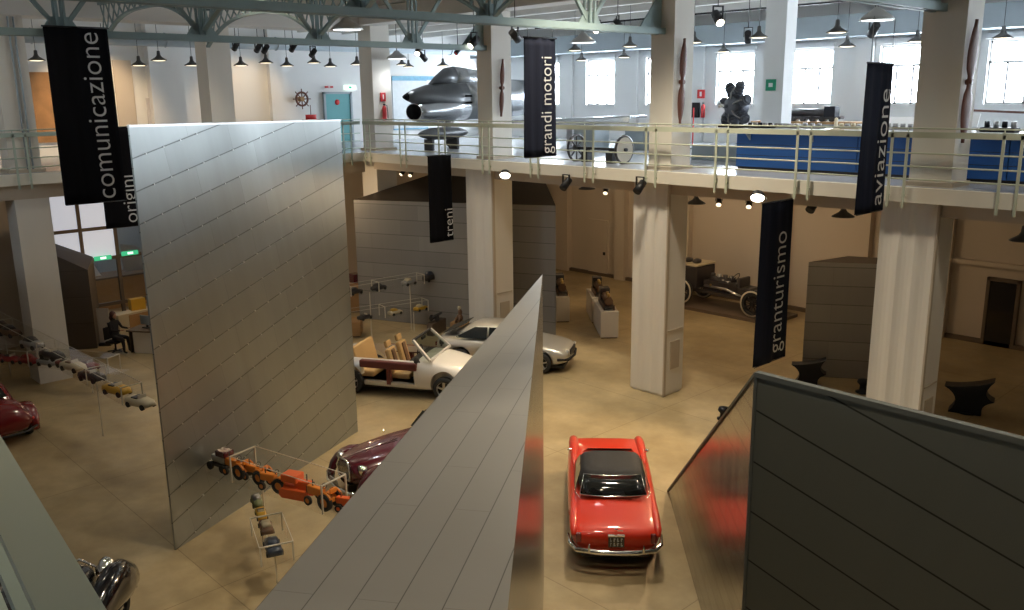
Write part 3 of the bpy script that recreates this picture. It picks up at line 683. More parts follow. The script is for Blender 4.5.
# ---- white doorless convertible
h = rad(30); t = thing('convertible', 'white open convertible without doors showing tan seats', 'car', (-19.80, 14.54, 0), h); t.scale = (1.08, 1.03, 1.2)
st = [(-2.1, .40, .62, .70, .58, .64, .72, .76), (-2.0, .28, .74, .82, .55, .76, .82, .88), (-1.6, .2, .80, .87, .5, .80, .86, .91), (-.9, .18, .80, .88, .5, .81, .86, .90), (.2, .18, .80, .88, .5, .81, .87, .90), (.75, .18, .80, .88, .5, .80, .87, .95), (1.2, .2, .79, .87, .5, .77, .82, .90), (1.7, .22, .75, .83, .5, .70, .72, .80), (2.05, .28, .64, .72, .46, .58, .60, .66), (2.14, .34, .5, .56, .44, .46, .52, .56)]
cuts = [arch(sx, sy, .37, .5) for sx in (-1.3, 1.3) for sy in (-.84, .84)]
cuts.append(cutter(MB().b2((-1.45, -.70, .27), (.56, .70, 1.5))))                        # cockpit
cuts.append(cutter(MB().b2((-.97, -1.2, .34), (.50, -.6, .72)))); cuts.append(cutter(MB().b2((-.97, .6, .34), (.50, 1.2, .72))))
shell('body', st, 'white_paint', t, cuts)
for sx in (-1.3, 1.3):
    for s in (-1, 1):
        w_ = wheel(t, sx, s*.76, .315, .19, 'alloy', s, 'alloy'); w_.scale = (1, 1, .9); w_.location.z = .315*.9
for s in (-1, 1):
    MB().b2((-1.02, s*.72, .68), (.58, s*.895, .86)).build('side_rail', 'red_leather', t, bevel=.03)
    MB().b2((-.27, s*.72, .3), (-.17, s*.86, .70)).build('pillar', 'red_leather', t)
MB().b2((-1.40, -.68, .24), (.56, .68, .27)).build('cabin_floor', 'tan_leather', t)
def seat(x, y, w, nm):
    s = MB().box((x, y, .46), (.50, w, .16)).build(nm, 'tan_leather', t, bevel=.05)
    MB().box((x-.30, y, .78), (.13, w, .62), R=Matrix.Rotation(rad(-16), 3, 'Y')).build('backrest', 'tan_leather', s, bevel=.05)
    if nm == 'front_seat':
        MB().box((x-.44, y, 1.17), (.09, w*.6, .16), R=Matrix.Rotation(rad(-16), 3, 'Y')).build('headrest', 'tan_leather', s, bevel=.03)
        MB().box((x-.27, y, .80), (.135, w*.4, .5), R=Matrix.Rotation(rad(-16), 3, 'Y')).build('seat_insert', 'model_brown', s, bevel=.03)
    return s
seat(.02, -.36, .48, 'front_seat'); seat(.02, .36, .48, 'front_seat'); seat(-.98, 0, 1.25, 'rear_seat')
MB().b2((.30, -.68, .66), (.66, .68, .90)).build('dashboard', 'black_vinyl', t, bevel=.05)
sw = MB().tube([(.20+.06*math.sin(a)*.4, .36+.18*math.cos(a), .84+.17*math.sin(a)) for a in [2*PI*i/20 for i in range(20)]], .014, 8, closed=True).bar((.2, .20, .84), (.2, .52, .84), .03, .02).cyl((.2, .36, .84), (.45, .36, .75), .025); sw.build('steering_wheel', 'black_vinyl', t)
MB().b2((-.05, -.12, .27), (.35, .12, .55)).build('centre_console', 'black_vinyl', t, bevel=.03)
W = [(.92, -.76, .93), (.92, .76, .93), (.42, .64, 1.36), (.42, -.64, 1.36)]
for a, q in ((0, 3), (1, 2)): MB().bar(W[a], W[q], .07, .06).build('windshield_pillar', 'white_paint', t)
MB().bar(W[2], W[3], .05, .05).build('windshield_header', 'black_vinyl', t)
MB().bar(W[0], W[1], .07, .05).build('scuttle', 'white_paint', t)
MB().quad(*W).build('windshield', 'car_glass', t)
MB().box((.46, -.0, 1.29), (.04, .22, .06)).build('rear_view_mirror', 'black_vinyl', t)
for s in (-1, 1): 
    m_ = MB().sph((.62, s*.95, .97), (.07, .10, .075)).cyl((.65, s*.82, .90), (.63, s*.92, .95), .025); m_.build('door_mirror', 'black_vinyl', t)
    tap(t, 'headlight', [(2.02, s*.30, .60), (2.02, s*.60, .58), (1.85, s*.63, .70), (1.85, s*.34, .74)], 'alloy', .02)
MB().b2((-1.9, -.6, .14), (2.0, .6, .22)).build('underbody', 'black_metal', t)
# ---- silver coupe beyond it
h = rad(32); t = thing('coupe', 'silver sports coupe beyond the wedge tip', 'car', (-19.50, 18.12, 0), h); t.scale = (1, 1, 1.06)
st = [(-2.1, .40, .6, .68, .58, .62, .74, .78), (-2.0, .28, .74, .80, .55, .74, .86, .92), (-1.5, .2, .78, .85, .5, .78, .86, .92), (-.6, .18, .80, .86, .5, .80, .86, .90), (.4, .18, .80, .86, .5, .80, .86, .90), (1.0, .18, .79, .85, .5, .78, .84, .90), (1.6, .22, .76, .82, .5, .73, .76, .83), (2.0, .28, .68, .75, .48, .64, .68, .73), (2.12, .36, .55, .60, .48, .52, .60, .63)]
shell('body', st, 'silver_paint', t, [arch(sx, sy, .36, .46) for sx in (-1.25, 1.3) for sy in (-.82, .82)])
for sx in (-1.25, 1.3):
    for s in (-1, 1): wheel(t, sx, s*.74, .305, .18, 'alloy', s, 'alloy')
bs = [(-1.9, .58), (-1.2, .70), (0, .72), (.7, .68), (.98, .56)]; tp = [(-1.0, .46), (-.7, .52), (-.3, .54), (.05, .52), (.25, .46)]
lo = [(x, w, .87) for x, w in bs]+[(x, -w, .87) for x, w in reversed(bs)]; hi = [(x, w, 1.27) for x, w in tp]+[(x, -w, 1.27) for x, w in reversed(tp)]
mid = [lerp(a, b, .5) for a, b in zip(lo, hi)]; mid = [(p[0], p[1]*1.04, p[2]) for p in mid]; top = [(x*.85-.05, w*.7, z+.05) for x, w, z in hi]
o = MB().loft([lo, mid, hi, top], True).build('roof', 'silver_paint', t); subsurf(o, 1)
for s in (-1, 1):
    tap(t, 'side_window', [(-1.42, s*.735, .93), (-.42, s*.755, .92), (-.42, s*.60, 1.24), (-.82, s*.585, 1.23)], 'dark_glass', 0)
    tap(t, 'side_window', [(-.36, s*.755, .92), (.66, s*.735, .92), (.16, s*.585, 1.23), (-.36, s*.60, 1.24)], 'dark_glass', 0)
tap(t, 'windshield', [(.98, -.58, .92), (.98, .58, .92), (.42, .46, 1.25), (.42, -.46, 1.25)], 'dark_glass', .02)
tap(t, 'rear_window', [(-1.86, .52, .96), (-1.86, -.52, .96), (-1.16, -.42, 1.25), (-1.16, .42, 1.25)], 'dark_glass', .02)
MB().tube([(1.8, .80, .44), (2.1, .6, .42), (2.18, 0, .42), (2.1, -.6, .42), (1.8, -.80, .44)], .04, 8).build('front_bumper', 'black_vinyl', t)
MB().tube([(-1.8, .82, .46), (-2.1, .6, .46), (-2.16, 0, .46), (-2.1, -.6, .46), (-1.8, -.82, .46)], .04, 8).build('rear_bumper', 'black_vinyl', t)
for s in (-1, 1):
    MB().cyl((2.02, s*.50, .60), (2.11, s*.50, .59), .085, n=16).build('headlight', 'alloy', t)
    MB().box((-2.08, s*.5, .68), (.05, .3, .1)).build('tail_light', 'dark_red_paint', t)
MB().b2((2.06, -.36, .52), (2.13, .36, .64)).build('grille', 'black_metal', t)
MB().b2((-1.9, -.6, .14), (1.95, .6, .22)).build('underbody', 'black_metal', t)
# ---- maroon car, bonnet towards us
h = rad(-96); t = thing('vintage_car', 'dark maroon vintage car with chrome grille beyond the tractor case', 'car', (-14.62, 11.0, 0), h)
st = [(-1.9, .40, .5, .60, .62, .50, .85, .92), (-1.6, .3, .62, .70, .6, .60, .95, 1.05), (-.9, .28, .64, .72, .6, .62, .98, 1.06), (0, .28, .64, .72, .6, .60, .98, 1.05), (.7, .30, .66, .74, .6, .60, .98, 1.05), (1.3, .34, .60, .68, .62, .54, .94, 1.02), (1.75, .42, .46, .54, .65, .42, .86, .95), (1.90, .48, .30, .38, .68, .30, .80, .88)]
shell('body', st, 'maroon_paint', t)
def fender(s, x0, R, w, m, p, nm, yc):
    rings = []
    for i in range(11):
        a = PI*(-.04+1.10*i/10); cx = x0+R*math.cos(a)*1.25; cz = .36+R*math.sin(a)*1.12; ww = w*(.55+.45*math.sin(min(PI, max(0, a))))
        dx, dz = math.cos(a), math.sin(a)
        rings.append([(cx+dx*.07*math.sin(q), yc*s+ww*math.cos(q), cz+dz*.07*math.sin(q)) for q in [2*PI*k/10 for k in range(10)]])
    return MB().loft(rings).build(nm, m, p)
for s in (-1, 1):
    fender(s, 1.35, .42, .17, 'maroon_paint', t, 'front_fender', .66); fender(s, -1.25, .42, .17, 'maroon_paint', t, 'rear_fender', .68)
    wheel(t, 1.35, s*.64, .34, .14, 'hub', s); wheel(t, -1.25, s*.66, .34, .14, 'hub', s)
    hl = MB().lathe([(0, -.13), (.06, -.10), (.10, 0), (.105, .06), (.09, .075), (0, .085)], (1.70, s*.46, .80), (1, 0, 0), 16); hl.build('headlight', 'chrome', t)
    MB().cyl((1.62, s*.46, .72), (1.58, s*.40, .55), .02).build('lamp_stay', 'chrome', t)
    MB().b2((-.85, s*.62, .30), (.85, s*.86, .34)).build('running_board', 'black_vinyl', t)
    MB().sph((.55, s*.69, 1.02), (.03, .03, .02)).build('bonnet_catch', 'chrome', t)
b = MB().tube([(1.88, .26, .52), (1.90, .28, .75), (1.88, .16, .94), (1.88, -.16, .94), (1.90, -.28, .75), (1.88, -.26, .52)], .022, 8, closed=True)
for k in range(9): b.bar((1.90, -.22+.055*k, .54), (1.90, -.22+.055*k, .88), .012, .012)
b.build('grille', 'chrome', t)
MB().tube([(1.88, .80, .40), (2.05, .45, .38), (2.10, 0, .38), (2.05, -.45, .38), (1.88, -.80, .40)], .035, 8).build('front_bumper', 'chrome', t)
MB().box((2.08, -.1, .48), (.02, .34, .11)).build('number_plate', 'model_grey', t)
o = MB().loft([[(x, y, .98) for x, y in ((-1.6, .5), (-.05, .55), (-.05, -.55), (-1.6, -.5))], [(x, y, 1.40) for x, y in ((-1.3, .42), (-.4, .45), (-.4, -.45), (-1.3, -.42))]]).build('roof', 'maroon_paint', t, bevel=.08)
tap(t, 'windshield', [(-.04, -.48, 1.05), (-.04, .48, 1.05), (-.33, .42, 1.36), (-.33, -.42, 1.36)], 'dark_glass', .01)
for s in (-1, 1): tap(t, 'side_window', [(-1.4, s*.515, 1.1), (-.2, s*.545, 1.1), (-.42, s*.47, 1.34), (-1.2, s*.45, 1.34)], 'dark_glass', 0)
MB().tube([(1.84, 0, .97), (1.4, 0, 1.02), (.6, 0, 1.07)], .012, 6).build('bonnet_strip', 'chrome', t)
# ---- red rounded car at the left edge
t = thing('vintage_car', 'shiny dark red rounded car cut by the left edge', 'car', (-25.05, 4.75, 0), rad(186)); t.scale = (1, 1, .94)
st = [(-1.95, .36, .42, .55, .5, .42, .66, .72), (-1.75, .28, .55, .68, .5, .56, .82, .98), (-1.2, .24, .60, .72, .5, .60, .92, 1.16), (-.5, .22, .60, .72, .5, .60, .92, 1.12), (.4, .22, .60, .72, .5, .58, .90, 1.0), (1.2, .24, .58, .68, .5, .48, .84, .95), (1.8, .3, .44, .5, .5, .36, .74, .82), (1.95, .38, .3, .36, .5, .28, .66, .70)]
shell('body', st, 'dark_red_paint', t)
for s in (-1, 1):
    fender(s, 1.3, .40, .16, 'dark_red_paint', t, 'front_fender', .66); fender(s, -1.25, .42, .17, 'dark_red_paint', t, 'rear_fender', .68)
    wheel(t, 1.3, s*.62, .32, .14, 'hub', s); wheel(t, -1.25, s*.66, .32, .14, 'hub', s)
    MB().sph((-1.88, s*.60, .62), (.03, .035, .04)).build('tail_light', 'sign_red', t)
    MB().lathe([(0, -.12), (.09, 0), (.10, .06), (0, .08)], (1.72, s*.5, .74), (1, 0, 0), 14).build('headlight', 'chrome', t)
MB().loft([[(x, y, .98) for x, y in ((-1.35, .48), (.5, .54), (.5, -.54), (-1.35, -.48))], [(x, y, 1.42) for x, y in ((-.8, .40), (.1, .44), (.1, -.44), (-.8, -.40))]]).build('roof', 'dark_red_paint', t, bevel=.1)
tap(t, 'rear_window', [(-1.22, .3, 1.12), (-1.22, -.3, 1.12), (-.88, -.26, 1.36), (-.88, .26, 1.36)], 'dark_glass', .03)
MB().tube([(-1.8, .72, .38), (-2.02, .4, .36), (-2.06, 0, .36), (-2.02, -.4, .36), (-1.8, -.72, .38)], .03, 8).build('rear_bumper', 'black_metal', t)
# ---- black vintage car under the near railing
t = thing('vintage_car', 'black vintage car with chrome headlamp below the near railing', 'car', (-13.10, 2.56, 0), rad(133))
st = [(-1.9, .42, .5, .60, .6, .52, .88, .95), (-1.4, .34, .56, .64, .6, .56, .98, 1.06), (0, .34, .56, .62, .6, .54, 1.0, 1.06), (.7, .36, .50, .54, .6, .44, 1.0, 1.08), (1.4, .4, .36, .40, .62, .32, .98, 1.06), (1.62, .45, .28, .32, .65, .27, .94, 1.0)]
shell('body', st, 'black_gloss', t)
for s in (-1, 1):
    MB().loft([[(x, s*.70+w_*math.cos(q), zc+h_*math.sin(q)) for q in [2*PI*k/14 for k in range(14)]] for x, w_, h_, zc in ((1.92, .05, .08, .62), (1.84, .16, .24, .66), (1.6, .215, .36, .72), (1.25, .23, .38, .74), (.85, .20, .30, .66), (.4, .14, .16, .48), (0, .08, .06, .38))]).build('front_fender', 'black_gloss', t); fender(s, -1.25, .45, .17, 'black_gloss', t, 'rear_fender', .70)
    wheel(t, 1.35, s*.68, .37, .13, 'wire', s, 'alloy'); wheel(t, -1.25, s*.68, .37, .13, 'wire', s, 'alloy')
    MB().lathe([(0, -.20), (.07, -.16), (.13, -.03), (.145, .05), (.13, .07), (0, .10)], (1.62, s*.43, .92), (1, 0, 0), 18).build('headlight', 'chrome', t)
    MB().b2((-.8, s*.60, .34), (.8, s*.86, .38)).build('running_board', 'black_vinyl', t)
b = MB().tube([(1.64, .24, .5), (1.64, .26, .9), (1.64, 0, 1.02), (1.64, -.26, .9), (1.64, -.24, .5)], .022, 8, closed=True)
for k in range(8): b.bar((1.64, -.2+.057*k, .52), (1.64, -.2+.057*k, .95), .012, .012)
b.build('grille', 'chrome', t)
b = MB(); 
for z_ in (.46, .54): b.tube([(1.8, .8, z_), (2.0, .4, z_), (2.04, 0, z_), (2.0, -.4, z_), (1.8, -.8, z_)], .022, 8)
b.build('front_bumper', 'chrome', t)
MB().loft([[(x, y, 1.0) for x, y in ((-1.5, .5), (.45, .55), (.45, -.55), (-1.5, -.5))], [(x, y, 1.6) for x, y in ((-1.3, .45), (.25, .48), (.25, -.48), (-1.3, -.45))]]).build('roof', 'black_gloss', t, bevel=.08)
tap(t, 'windshield', [(.46, -.48, 1.08), (.46, .48, 1.08), (.30, .43, 1.52), (.30, -.43, 1.52)], 'dark_glass', .01)
# ---- vintage chassis with engine by the back wall
t = thing('vintage_truck_chassis', 'old dark truck chassis with pale rimmed wheels by the back wall', 'vehicle', (-18.5, 28.85, .12), rad(-2))
for s in (-1, 1):
    MB().b2((-2.0, s*.34, .52), (2.1, s*.44, .64)).build('frame_rail', 'model_dark', t)
    for x in (-1.62, 1.62): wheel(t, x, s*.70, .52, .12, 'ring', s, 'cream_disc')
for x in (-1.62, 1.62): MB().cyl((x, -.7, .52), (x, .7, .52), .05).build('axle', 'model_dark', t)
MB().b2((-2.1, -.6, .66), (-1.0, .6, 1.5)).b2((-2.15, -.65, .95), (-2.05, .65, 1.6)).build('cab_body', 'model_dark', t, bevel=.04)
MB().b2((-2.2, -.62, 1.52), (-1.0, .62, 1.60)).build('cab_top', 'model_cream', t, bevel=.02)
for x in (-1.7, -1.3): MB().sph((x, -.2, 1.68), (.16, .22, .10)).build('roof_roll', 'model_dark', t)
MB().b2((-.9, -.3, .62), (.3, .3, 1.0)).cyl((-.7, 0, .95), (.3, 0, .95), .22, n=14).build('engine_block', 'model_dark', t)
for k in range(4): MB().cyl((-.65+.28*k, 0, 1.0), (-.65+.28*k, 0, 1.26), .09, n=12).build('cylinder', 'model_grey' if k == 1 else 'model_dark', t)
MB().tube([(-.8, -.34, .8), (.2, -.36, .8), (.9, -.36, .62)], .05).build('exhaust_pipe', 'alloy', t)
MB().cyl((.45, -.3, .85), (.45, .3, .85), .22, n=16).build('fuel_tank', 'model_dark', t)
MB().b2((.7, -.36, .64), (1.25, .36, .95)).b2((.68, -.34, .9), (.82, .34, 1.3)).build('driver_seat', 'model_dark', t, bevel=.05)
sw = MB().tube([(.38+.1*math.sin(a), .0+.2*math.cos(a), 1.22+.18*math.sin(a)) for a in [2*PI*i/18 for i in range(18)]], .016, 6, closed=True).cyl((.38, 0, 1.22), (-.1, 0, .9), .02); sw.build('steering_wheel', 'black_metal', t)
MB().b2((1.3, -.4, .64), (2.1, .4, .92)).build('rear_locker', 'model_dark', t, bevel=.03)
for k in range(3): MB().sph((-.5+.5*k, -.36, .86-.08*k), (.05, .04, .05)).build('brass_fitting', 'brass', t)
MB().b2((-20.9, 27.9, 0), (-16.0, 29.8, .12)).build('low_platform', 'brown_frame')
tag(bpy.data.objects['low_platform'], 'low dark platform under the old truck chassis', 'platform')
# ================================================================== DISPLAY CASES AND SCALE MODELS
def case(label, p0, ang, L, D, z, H, posts, legs=True):
    """glazed display shelf; local x along the case from p0, y into it"""
    t = thing('display_case', label, 'display case', (p0[0], p0[1], 0), ang)
    MB().quad((0, 0, z-.004), (L, 0, z-.004), (L, D, z-.004), (0, D, z-.004)).build('shelf', 'case_glass', t)
    for x in posts:
        for y in (.012, D-.012): MB().b2((x-.014, y-.012, z), (x+.014, y+.012, z+H)).build('post', 'case_post', t)
        MB().b2((x-.012, 0, z+H-.012), (x+.012, D, z+H+.008)).build('cross_rail', 'case_post', t)
    xs = [posts[0], posts[-1]] if len(posts) > 1 else [0, L]
    for nm, pts_ in (('glass_front', [(xs[0], 0, z), (xs[1], 0, z), (xs[1], 0, z+H), (xs[0], 0, z+H)]), ('glass_back', [(xs[0], D, z), (xs[1], D, z), (xs[1], D, z+H), (xs[0], D, z+H)]), ('glass_top', [(xs[0], 0, z+H), (xs[1], 0, z+H), (xs[1], D, z+H), (xs[0], D, z+H)])): MB().quad(*pts_).build(nm, 'case_glass', t)
    MB().b2((xs[0], -.004, z+H), (xs[1], .006, z+H+.01)).b2((xs[0], D-.006, z+H), (xs[1], D+.004, z+H+.01)).build('glass_edge', 'case_post', t)
    if legs:
        for x in (L*.3, L*.82): MB().b2((x-.012, D/2-.012, 0), (x+.012, D/2+.012, z-.015)).build('leg', 'case_post', t)
    return t
case('glass case with orange toy tractors in front of the tall slab', (-15.50, 6.47), rad(12.5), 4.3, .6, 1.25, .52, (.80, 3.18))
case('low glass case with a dark blue model car below the tractors', (-15.25, 7.0), rad(-20), 3.3, .55, .72, .34, (1.85, 3.0))
case('upper glass case of model cars along the left column', (-33.5, 6.18), rad(2.0), 13.7, .5, 1.42, .42, (.3, 4.2, 7.8, 11.3, 13.4))
case('lower glass case with red model cars at the left', (-30.5, 4.95), rad(30), 6.5, .5, .72, .45, (.3, 3.4, 6.2))
case('upper glass case of model cars before the grey box', (-24.85, 15.9), rad(87), 3.2, .5, 1.68, .34, (.1, 1.2, 3.1))
case('lower glass case with two yellow model cars', (-25.0, 15.9), rad(80), 3.2, .5, .72, .40, (.1, 1.4, 3.1))
def model_car(label, loc, rz, L, m, m2='model_dark', open_=False, high=1.0, group='scale model cars', cat='model car'):
    t = thing('model_car', label, cat, loc, rz, None); k = L
    prof = [(-.5, .10, .14, .20), (-.46, .07, .19, .25), (-.2, .07, .20, .27), (.1, .07, .20, .27), (.40, .07, .18, .23), (.5, .10, .13, .18)]
    b = MB().loft([[(x*k, y*k, z_*k*high) for y, z_ in ((0, zb), (w, zb), (w*1.05, (zb+zt)/2), (w*.9, zt), (0, zt+.02), (-w*.9, zt), (-w*1.05, (zb+zt)/2), (-w, zb))] for x, zb, w, zt in prof]); b.build('body', m, t)
    if open_:
        MB().b2((-.22*k, -.14*k, .26*k*high), (.02*k, .14*k, .31*k*high)).build('seats', m2, t); MB().bar((.08*k, -.13*k, .33*k*high), (.08*k, .13*k, .33*k*high), .02*k, .10*k).build('windscreen', 'case_post', t)
    else:
        MB().loft([[(x*k, y*k, .26*k*high) for x, y in ((-.32, .16), (.16, .16), (.16, -.16), (-.32, -.16))], [(x*k, y*k, .40*k*high) for x, y in ((-.22, .12), (.02, .12), (.02, -.12), (-.22, -.12))]]).build('cabin', m2, t)
    for x in (-.3, .3):
        for s in (-1, 1): MB().cyl((x*k, s*.16*k, .085*k), (x*k, s*.225*k, .085*k), .085*k, n=12).build('wheel', 'rubber', t)
    return t
def tractor(label, loc, rz, L, m, crawler=False):
    t = thing('model_tractor', label, 'model tractor', loc, rz); k = L
    MB().b2((-.05*k, -.10*k, .26*k), (.48*k, .10*k, .50*k)).build('bonnet', m, t, bevel=.03*k)
    MB().b2((.47*k, -.09*k, .28*k), (.50*k, .09*k, .47*k)).build('radiator_grille', 'model_dark', t)
    MB().b2((-.42*k, -.09*k, .20*k), (.0, .09*k, .32*k)).build('gearbox', m, t, bevel=.02*k)
    s_ = MB().b2((-.42*k, -.12*k, .44*k), (-.22*k, .12*k, .48*k)).b2((-.44*k, -.12*k, .46*k), (-.40*k, .12*k, .60*k)); s_.build('seat', m, t, bevel=.015*k)
    MB().cyl((.3*k, .03*k, .5*k), (.3*k, .03*k, .68*k), .018*k, n=8).build('exhaust', 'model_dark', t)
    MB().tube([(-.10*k+.02*k*math.sin(a), .09*k*math.cos(a), .58*k+.07*k*math.sin(a)) for a in [2*PI*i/14 for i in range(14)]], .01*k, 6, closed=True).cyl((-.1*k, 0, .58*k), (.0, 0, .46*k), .012*k, n=6).build('steering_wheel', 'model_dark', t)
    if crawler:
        for s in (-1, 1):
            MB().prism([(x*k, s*.13*k, z_*k) for x, z_ in ((-.45, .08), (-.38, .0), (.38, .0), (.46, .08), (.46, .22), (.38, .28), (-.38, .28), (-.45, .22))], (0, s*.12*k, 0)).build('track', m, t, bevel=.015*k)
        MB().b2((-.4*k, -.2*k, .44*k), (.1*k, .2*k, .66*k)).build('cab', m, t, bevel=.03*k)
    else:
        for s in (-1, 1):
            for x, r, w in ((-.30, .235, .11), (.34, .13, .07)):
                wv = MB().lathe([(r*.55*k, -w/2*k), (r*k, -w/2*k), (r*k, w/2*k), (r*.55*k, w/2*k), (r*.55*k, -w/2*k)], (x*k, s*.20*k, r*k), (0, 1, 0), 20).build('wheel', 'rubber', t)
                MB().cyl((x*k, s*.20*k-.03*k, r*k), (x*k, s*.20*k+.03*k, r*k), r*.60*k, n=16).build('rim', m, wv)
            MB().tube([(-.30*k+.25*k*math.cos(a), s*.20*k, .235*k+.26*k*math.sin(a)) for a in [PI*(.15+.7*i/8) for i in range(9)]], .03*k, 6).build('mudguard', m, t)
    return t
ZC = 1.25
def on1(s, dy=.3): return (-15.50+s*math.cos(rad(12.5))-dy*math.sin(rad(12.5)), 6.47+s*math.sin(rad(12.5))+dy*math.cos(rad(12.5)), ZC)
TR = rad(12.5)
tractor('orange toy tractor nearest the slab, left of the first case post', on1(.62), TR+PI, .62, 'orange_paint')
tractor('orange toy tractor just right of the first case post', on1(1.12, .34), TR+PI, .58, 'orange_paint')
tractor('orange toy tractor left of the red crawler', on1(1.70, .26), TR+PI+.2, .60, 'orange_paint')
tractor('bright red orange toy crawler in the tractor row', on1(2.28, .28), TR+.2, .66, 'orange_red', True)
tractor('orange toy tractor beside the second case post', on1(2.92, .26), TR+PI, .66, 'orange_paint')
tractor('brown orange toy tractor right of the second case post', on1(3.48, .36), TR+PI+.3, .50, 'orange_red')
t = thing('model_truck', 'toy crane truck with maroon roof at the slab end of the tractor row', 'model truck', on1(.12, .32), TR)
MB().b2((-.25, -.1, .08), (.25, .1, .15)).build('chassis', 'model_dark', t); MB().b2((-.02, -.12, .30), (.26, .12, .42)).build('roof', 'maroon_paint', t, bevel=.02); MB().b2((-.2, -.09, .15), (.2, .09, .30)).build('engine', 'alloy', t, bevel=.03)
for x in (-.18, .18):
    for s in (-1, 1): MB().cyl((x, s*.1, .08), (x, s*.15, .08), .08, n=12).build('wheel', 'rubber', t)
t = thing('model_engine', 'dark green toy machine at the far right of the tractor case', 'model', on1(3.95, .2), TR)
MB().b2((-.16, -.12, .06), (.16, .12, .26)).cyl((-.1, 0, .26), (-.1, 0, .42), .03, n=8).build('body', 'model_dark', t, bevel=.02); MB().cyl((.06, -.16, .11), (.06, -.12, .11), .11, n=14).build('flywheel', 'black_metal', t)
# low case under the tractors
r2 = rad(-20)
def on2(s, dy=.27): return (-15.25+s*math.cos(r2)-dy*math.sin(r2), 7.0+s*math.sin(r2)+dy*math.cos(r2), .72)
model_car('dark blue model car at the near end of the low case', on2(2.55), r2+PI, .62, 'model_blue', 'model_blue')
model_car('brown and cream model truck in the middle of the low case', on2(1.75), r2+PI, .52, 'model_brown', 'model_cream')
model_car('yellow toy roller in the low case', on2(1.18), r2, .44, 'yellow_paint', 'model_dark', True)
model_car('olive grey toy vehicle at the slab end of the low case', on2(.62), r2, .46, 'olive_paint', 'model_grey')
# left cases
ang = rad(2.0)
def onl(u): 
    s = (at_z(u, 0, 0)*0).x
    return s
def online(p0, a, u, dy, z_):
    """point on a shelf's centre line that the photograph shows at column u"""
    best = None
    for i in range(0, 700):
        s = i*.02; p = Vector((p0[0]+s*math.cos(a)-dy*math.sin(a), p0[1]+s*math.sin(a)+dy*math.cos(a), z_)); d = p-EYE; zz = d.dot(FWD)
        if zz <= 0: continue
        e_ = abs(512+F*d.dot(RGT)/zz-u)
        if best is None or e_ < best[0]: best = (e_, p)
    return best[1]
for u, m, m2, lab, op in ((2, 'model_dark', 'model_dark', 'black model car at the left end of the upper left case', False), (11, 'model_brown', 'model_dark', 'brown black model car left of the column in the upper case', False), (33, 'model_grey', 'model_dark', 'grey model car in front of the white left column', False), (53, 'model_dark', 'model_grey', 'dark model car beside the first tall case post', True),
                          (74, 'model_cream', 'model_brown', 'cream and brown open model car in the upper left case', True), (93, 'model_dark', 'model_brown', 'dark open model car next to the third case post', True), (118, 'yellow_paint', 'model_dark', 'yellow and black model racing car near the case tip', True), (141, 'model_cream', 'model_dark', 'cream black early model car at the tip of the left case', True)):
    p = online((-33.5, 6.18), ang, u, .25, 1.42); model_car(lab, p, ang+.25, .80, m, m2, op)
a2 = rad(30)
for u, m, m2, lab, op in ((-3, 'model_red', 'model_dark', 'dark red model car at the left end of the lower case', False), (12, 'model_red', 'model_dark', 'red model roadster second in the lower case', True), (30, 'model_red', 'model_red', 'red model saloon third in the lower case', False), (49, 'model_grey', 'model_dark', 'grey model car between the red ones', False), (68, 'model_red', 'model_dark', 'red model racer right of the grey one', True), (89, 'model_red', 'model_brown', 'dark red model car at the right end of the lower case', True)):
    p = online((-30.5, 4.95), a2, u, .25, .72); model_car(lab, p, a2-.1, .72, m, m2, op)
for u, m, m2, lab in ((355, 'model_dark', 'model_dark', 'black model car at the slab end of the upper case by the box'), (379, 'model_dark', 'model_dark', 'long dark model saloon in the upper case by the box'), (409, 'model_grey', 'model_cream', 'silver model saloon in the upper case by the box'), (430, 'model_dark', 'model_blue', 'tall dark model van at the right end of the upper case')):
    p = online((-24.85, 15.9), rad(87), u, .25, 1.68); model_car(lab, p, rad(87)+.2, .62, m, m2, False, 1.5 if 'van' in lab else 1.0)
for u, m, m2, lab in ((365, 'model_dark', 'model_dark', 'low black model racing car in the lower case'), (395, 'model_cream', 'yellow_paint', 'cream yellow model car left in the lower case'), (421, 'yellow_paint', 'model_cream', 'yellow model car right in the lower case')):
    p = online((-25.0, 15.9), rad(80), u, .25, .72); model_car(lab, p, rad(80)+.3, .58, m, m2, 'racing' in lab)
# plinths -----------------------------------------------------------------
def plinth(label, loc, rz, L, W_, H, m='plinth_white'):
    t = thing('plinth', label, 'plinth', loc, rz)
    MB().b2((0, -W_/2, .04), (L, W_/2, H)).build('body', m, t, bevel=.012); MB().b2((.03, -W_/2+.03, 0), (L-.03, W_/2-.03, .04)).build('base', 'brown_frame', t)
    return t
pd = math.atan2(.66, -.75)
plinth('long white plinth with a long model locomotive left of the pier', (-19.08, 22.6, 0), pd, 1.95, .62, .95)
plinth('white plinth behind the locomotive plinth', (-20.72, 24.0, 0), pd, 1.7, .62, .95)
plinth('white plinth beside the grey box', (-21.77, 23.12, 0), pd, 3.2, .5, .95)
def loco(label, loc, rz, L):
    t = thing('model_locomotive', label, 'model locomotive', loc, rz)
    MB().b2((0, -.16, .10), (L, .16, .16)).build('chassis', 'model_dark', t); MB().cyl((.1, 0, .30), (L*.68, 0, .30), .14, n=16).build('boiler', 'model_brown', t)
    MB().b2((L*.68, -.17, .16), (L*.95, .17, .56)).build('cab', 'model_dark', t, bevel=.02)
    for x in (.25, .55): MB().cyl((x, 0, .40), (x, 0, .56), .05, n=10).build('dome', 'brass', t)
    for k in range(6):
        for s in (-1, 1): MB().cyl((.12+k*(L-.3)/5, s*.15, .09), (.12+k*(L-.3)/5, s*.19, .09), .09, n=12).build('wheel', 'model_brown', t)
    return t
loco('long dark model locomotive on the front white plinth', (-19.18, 22.70, .95), pd, 1.6)
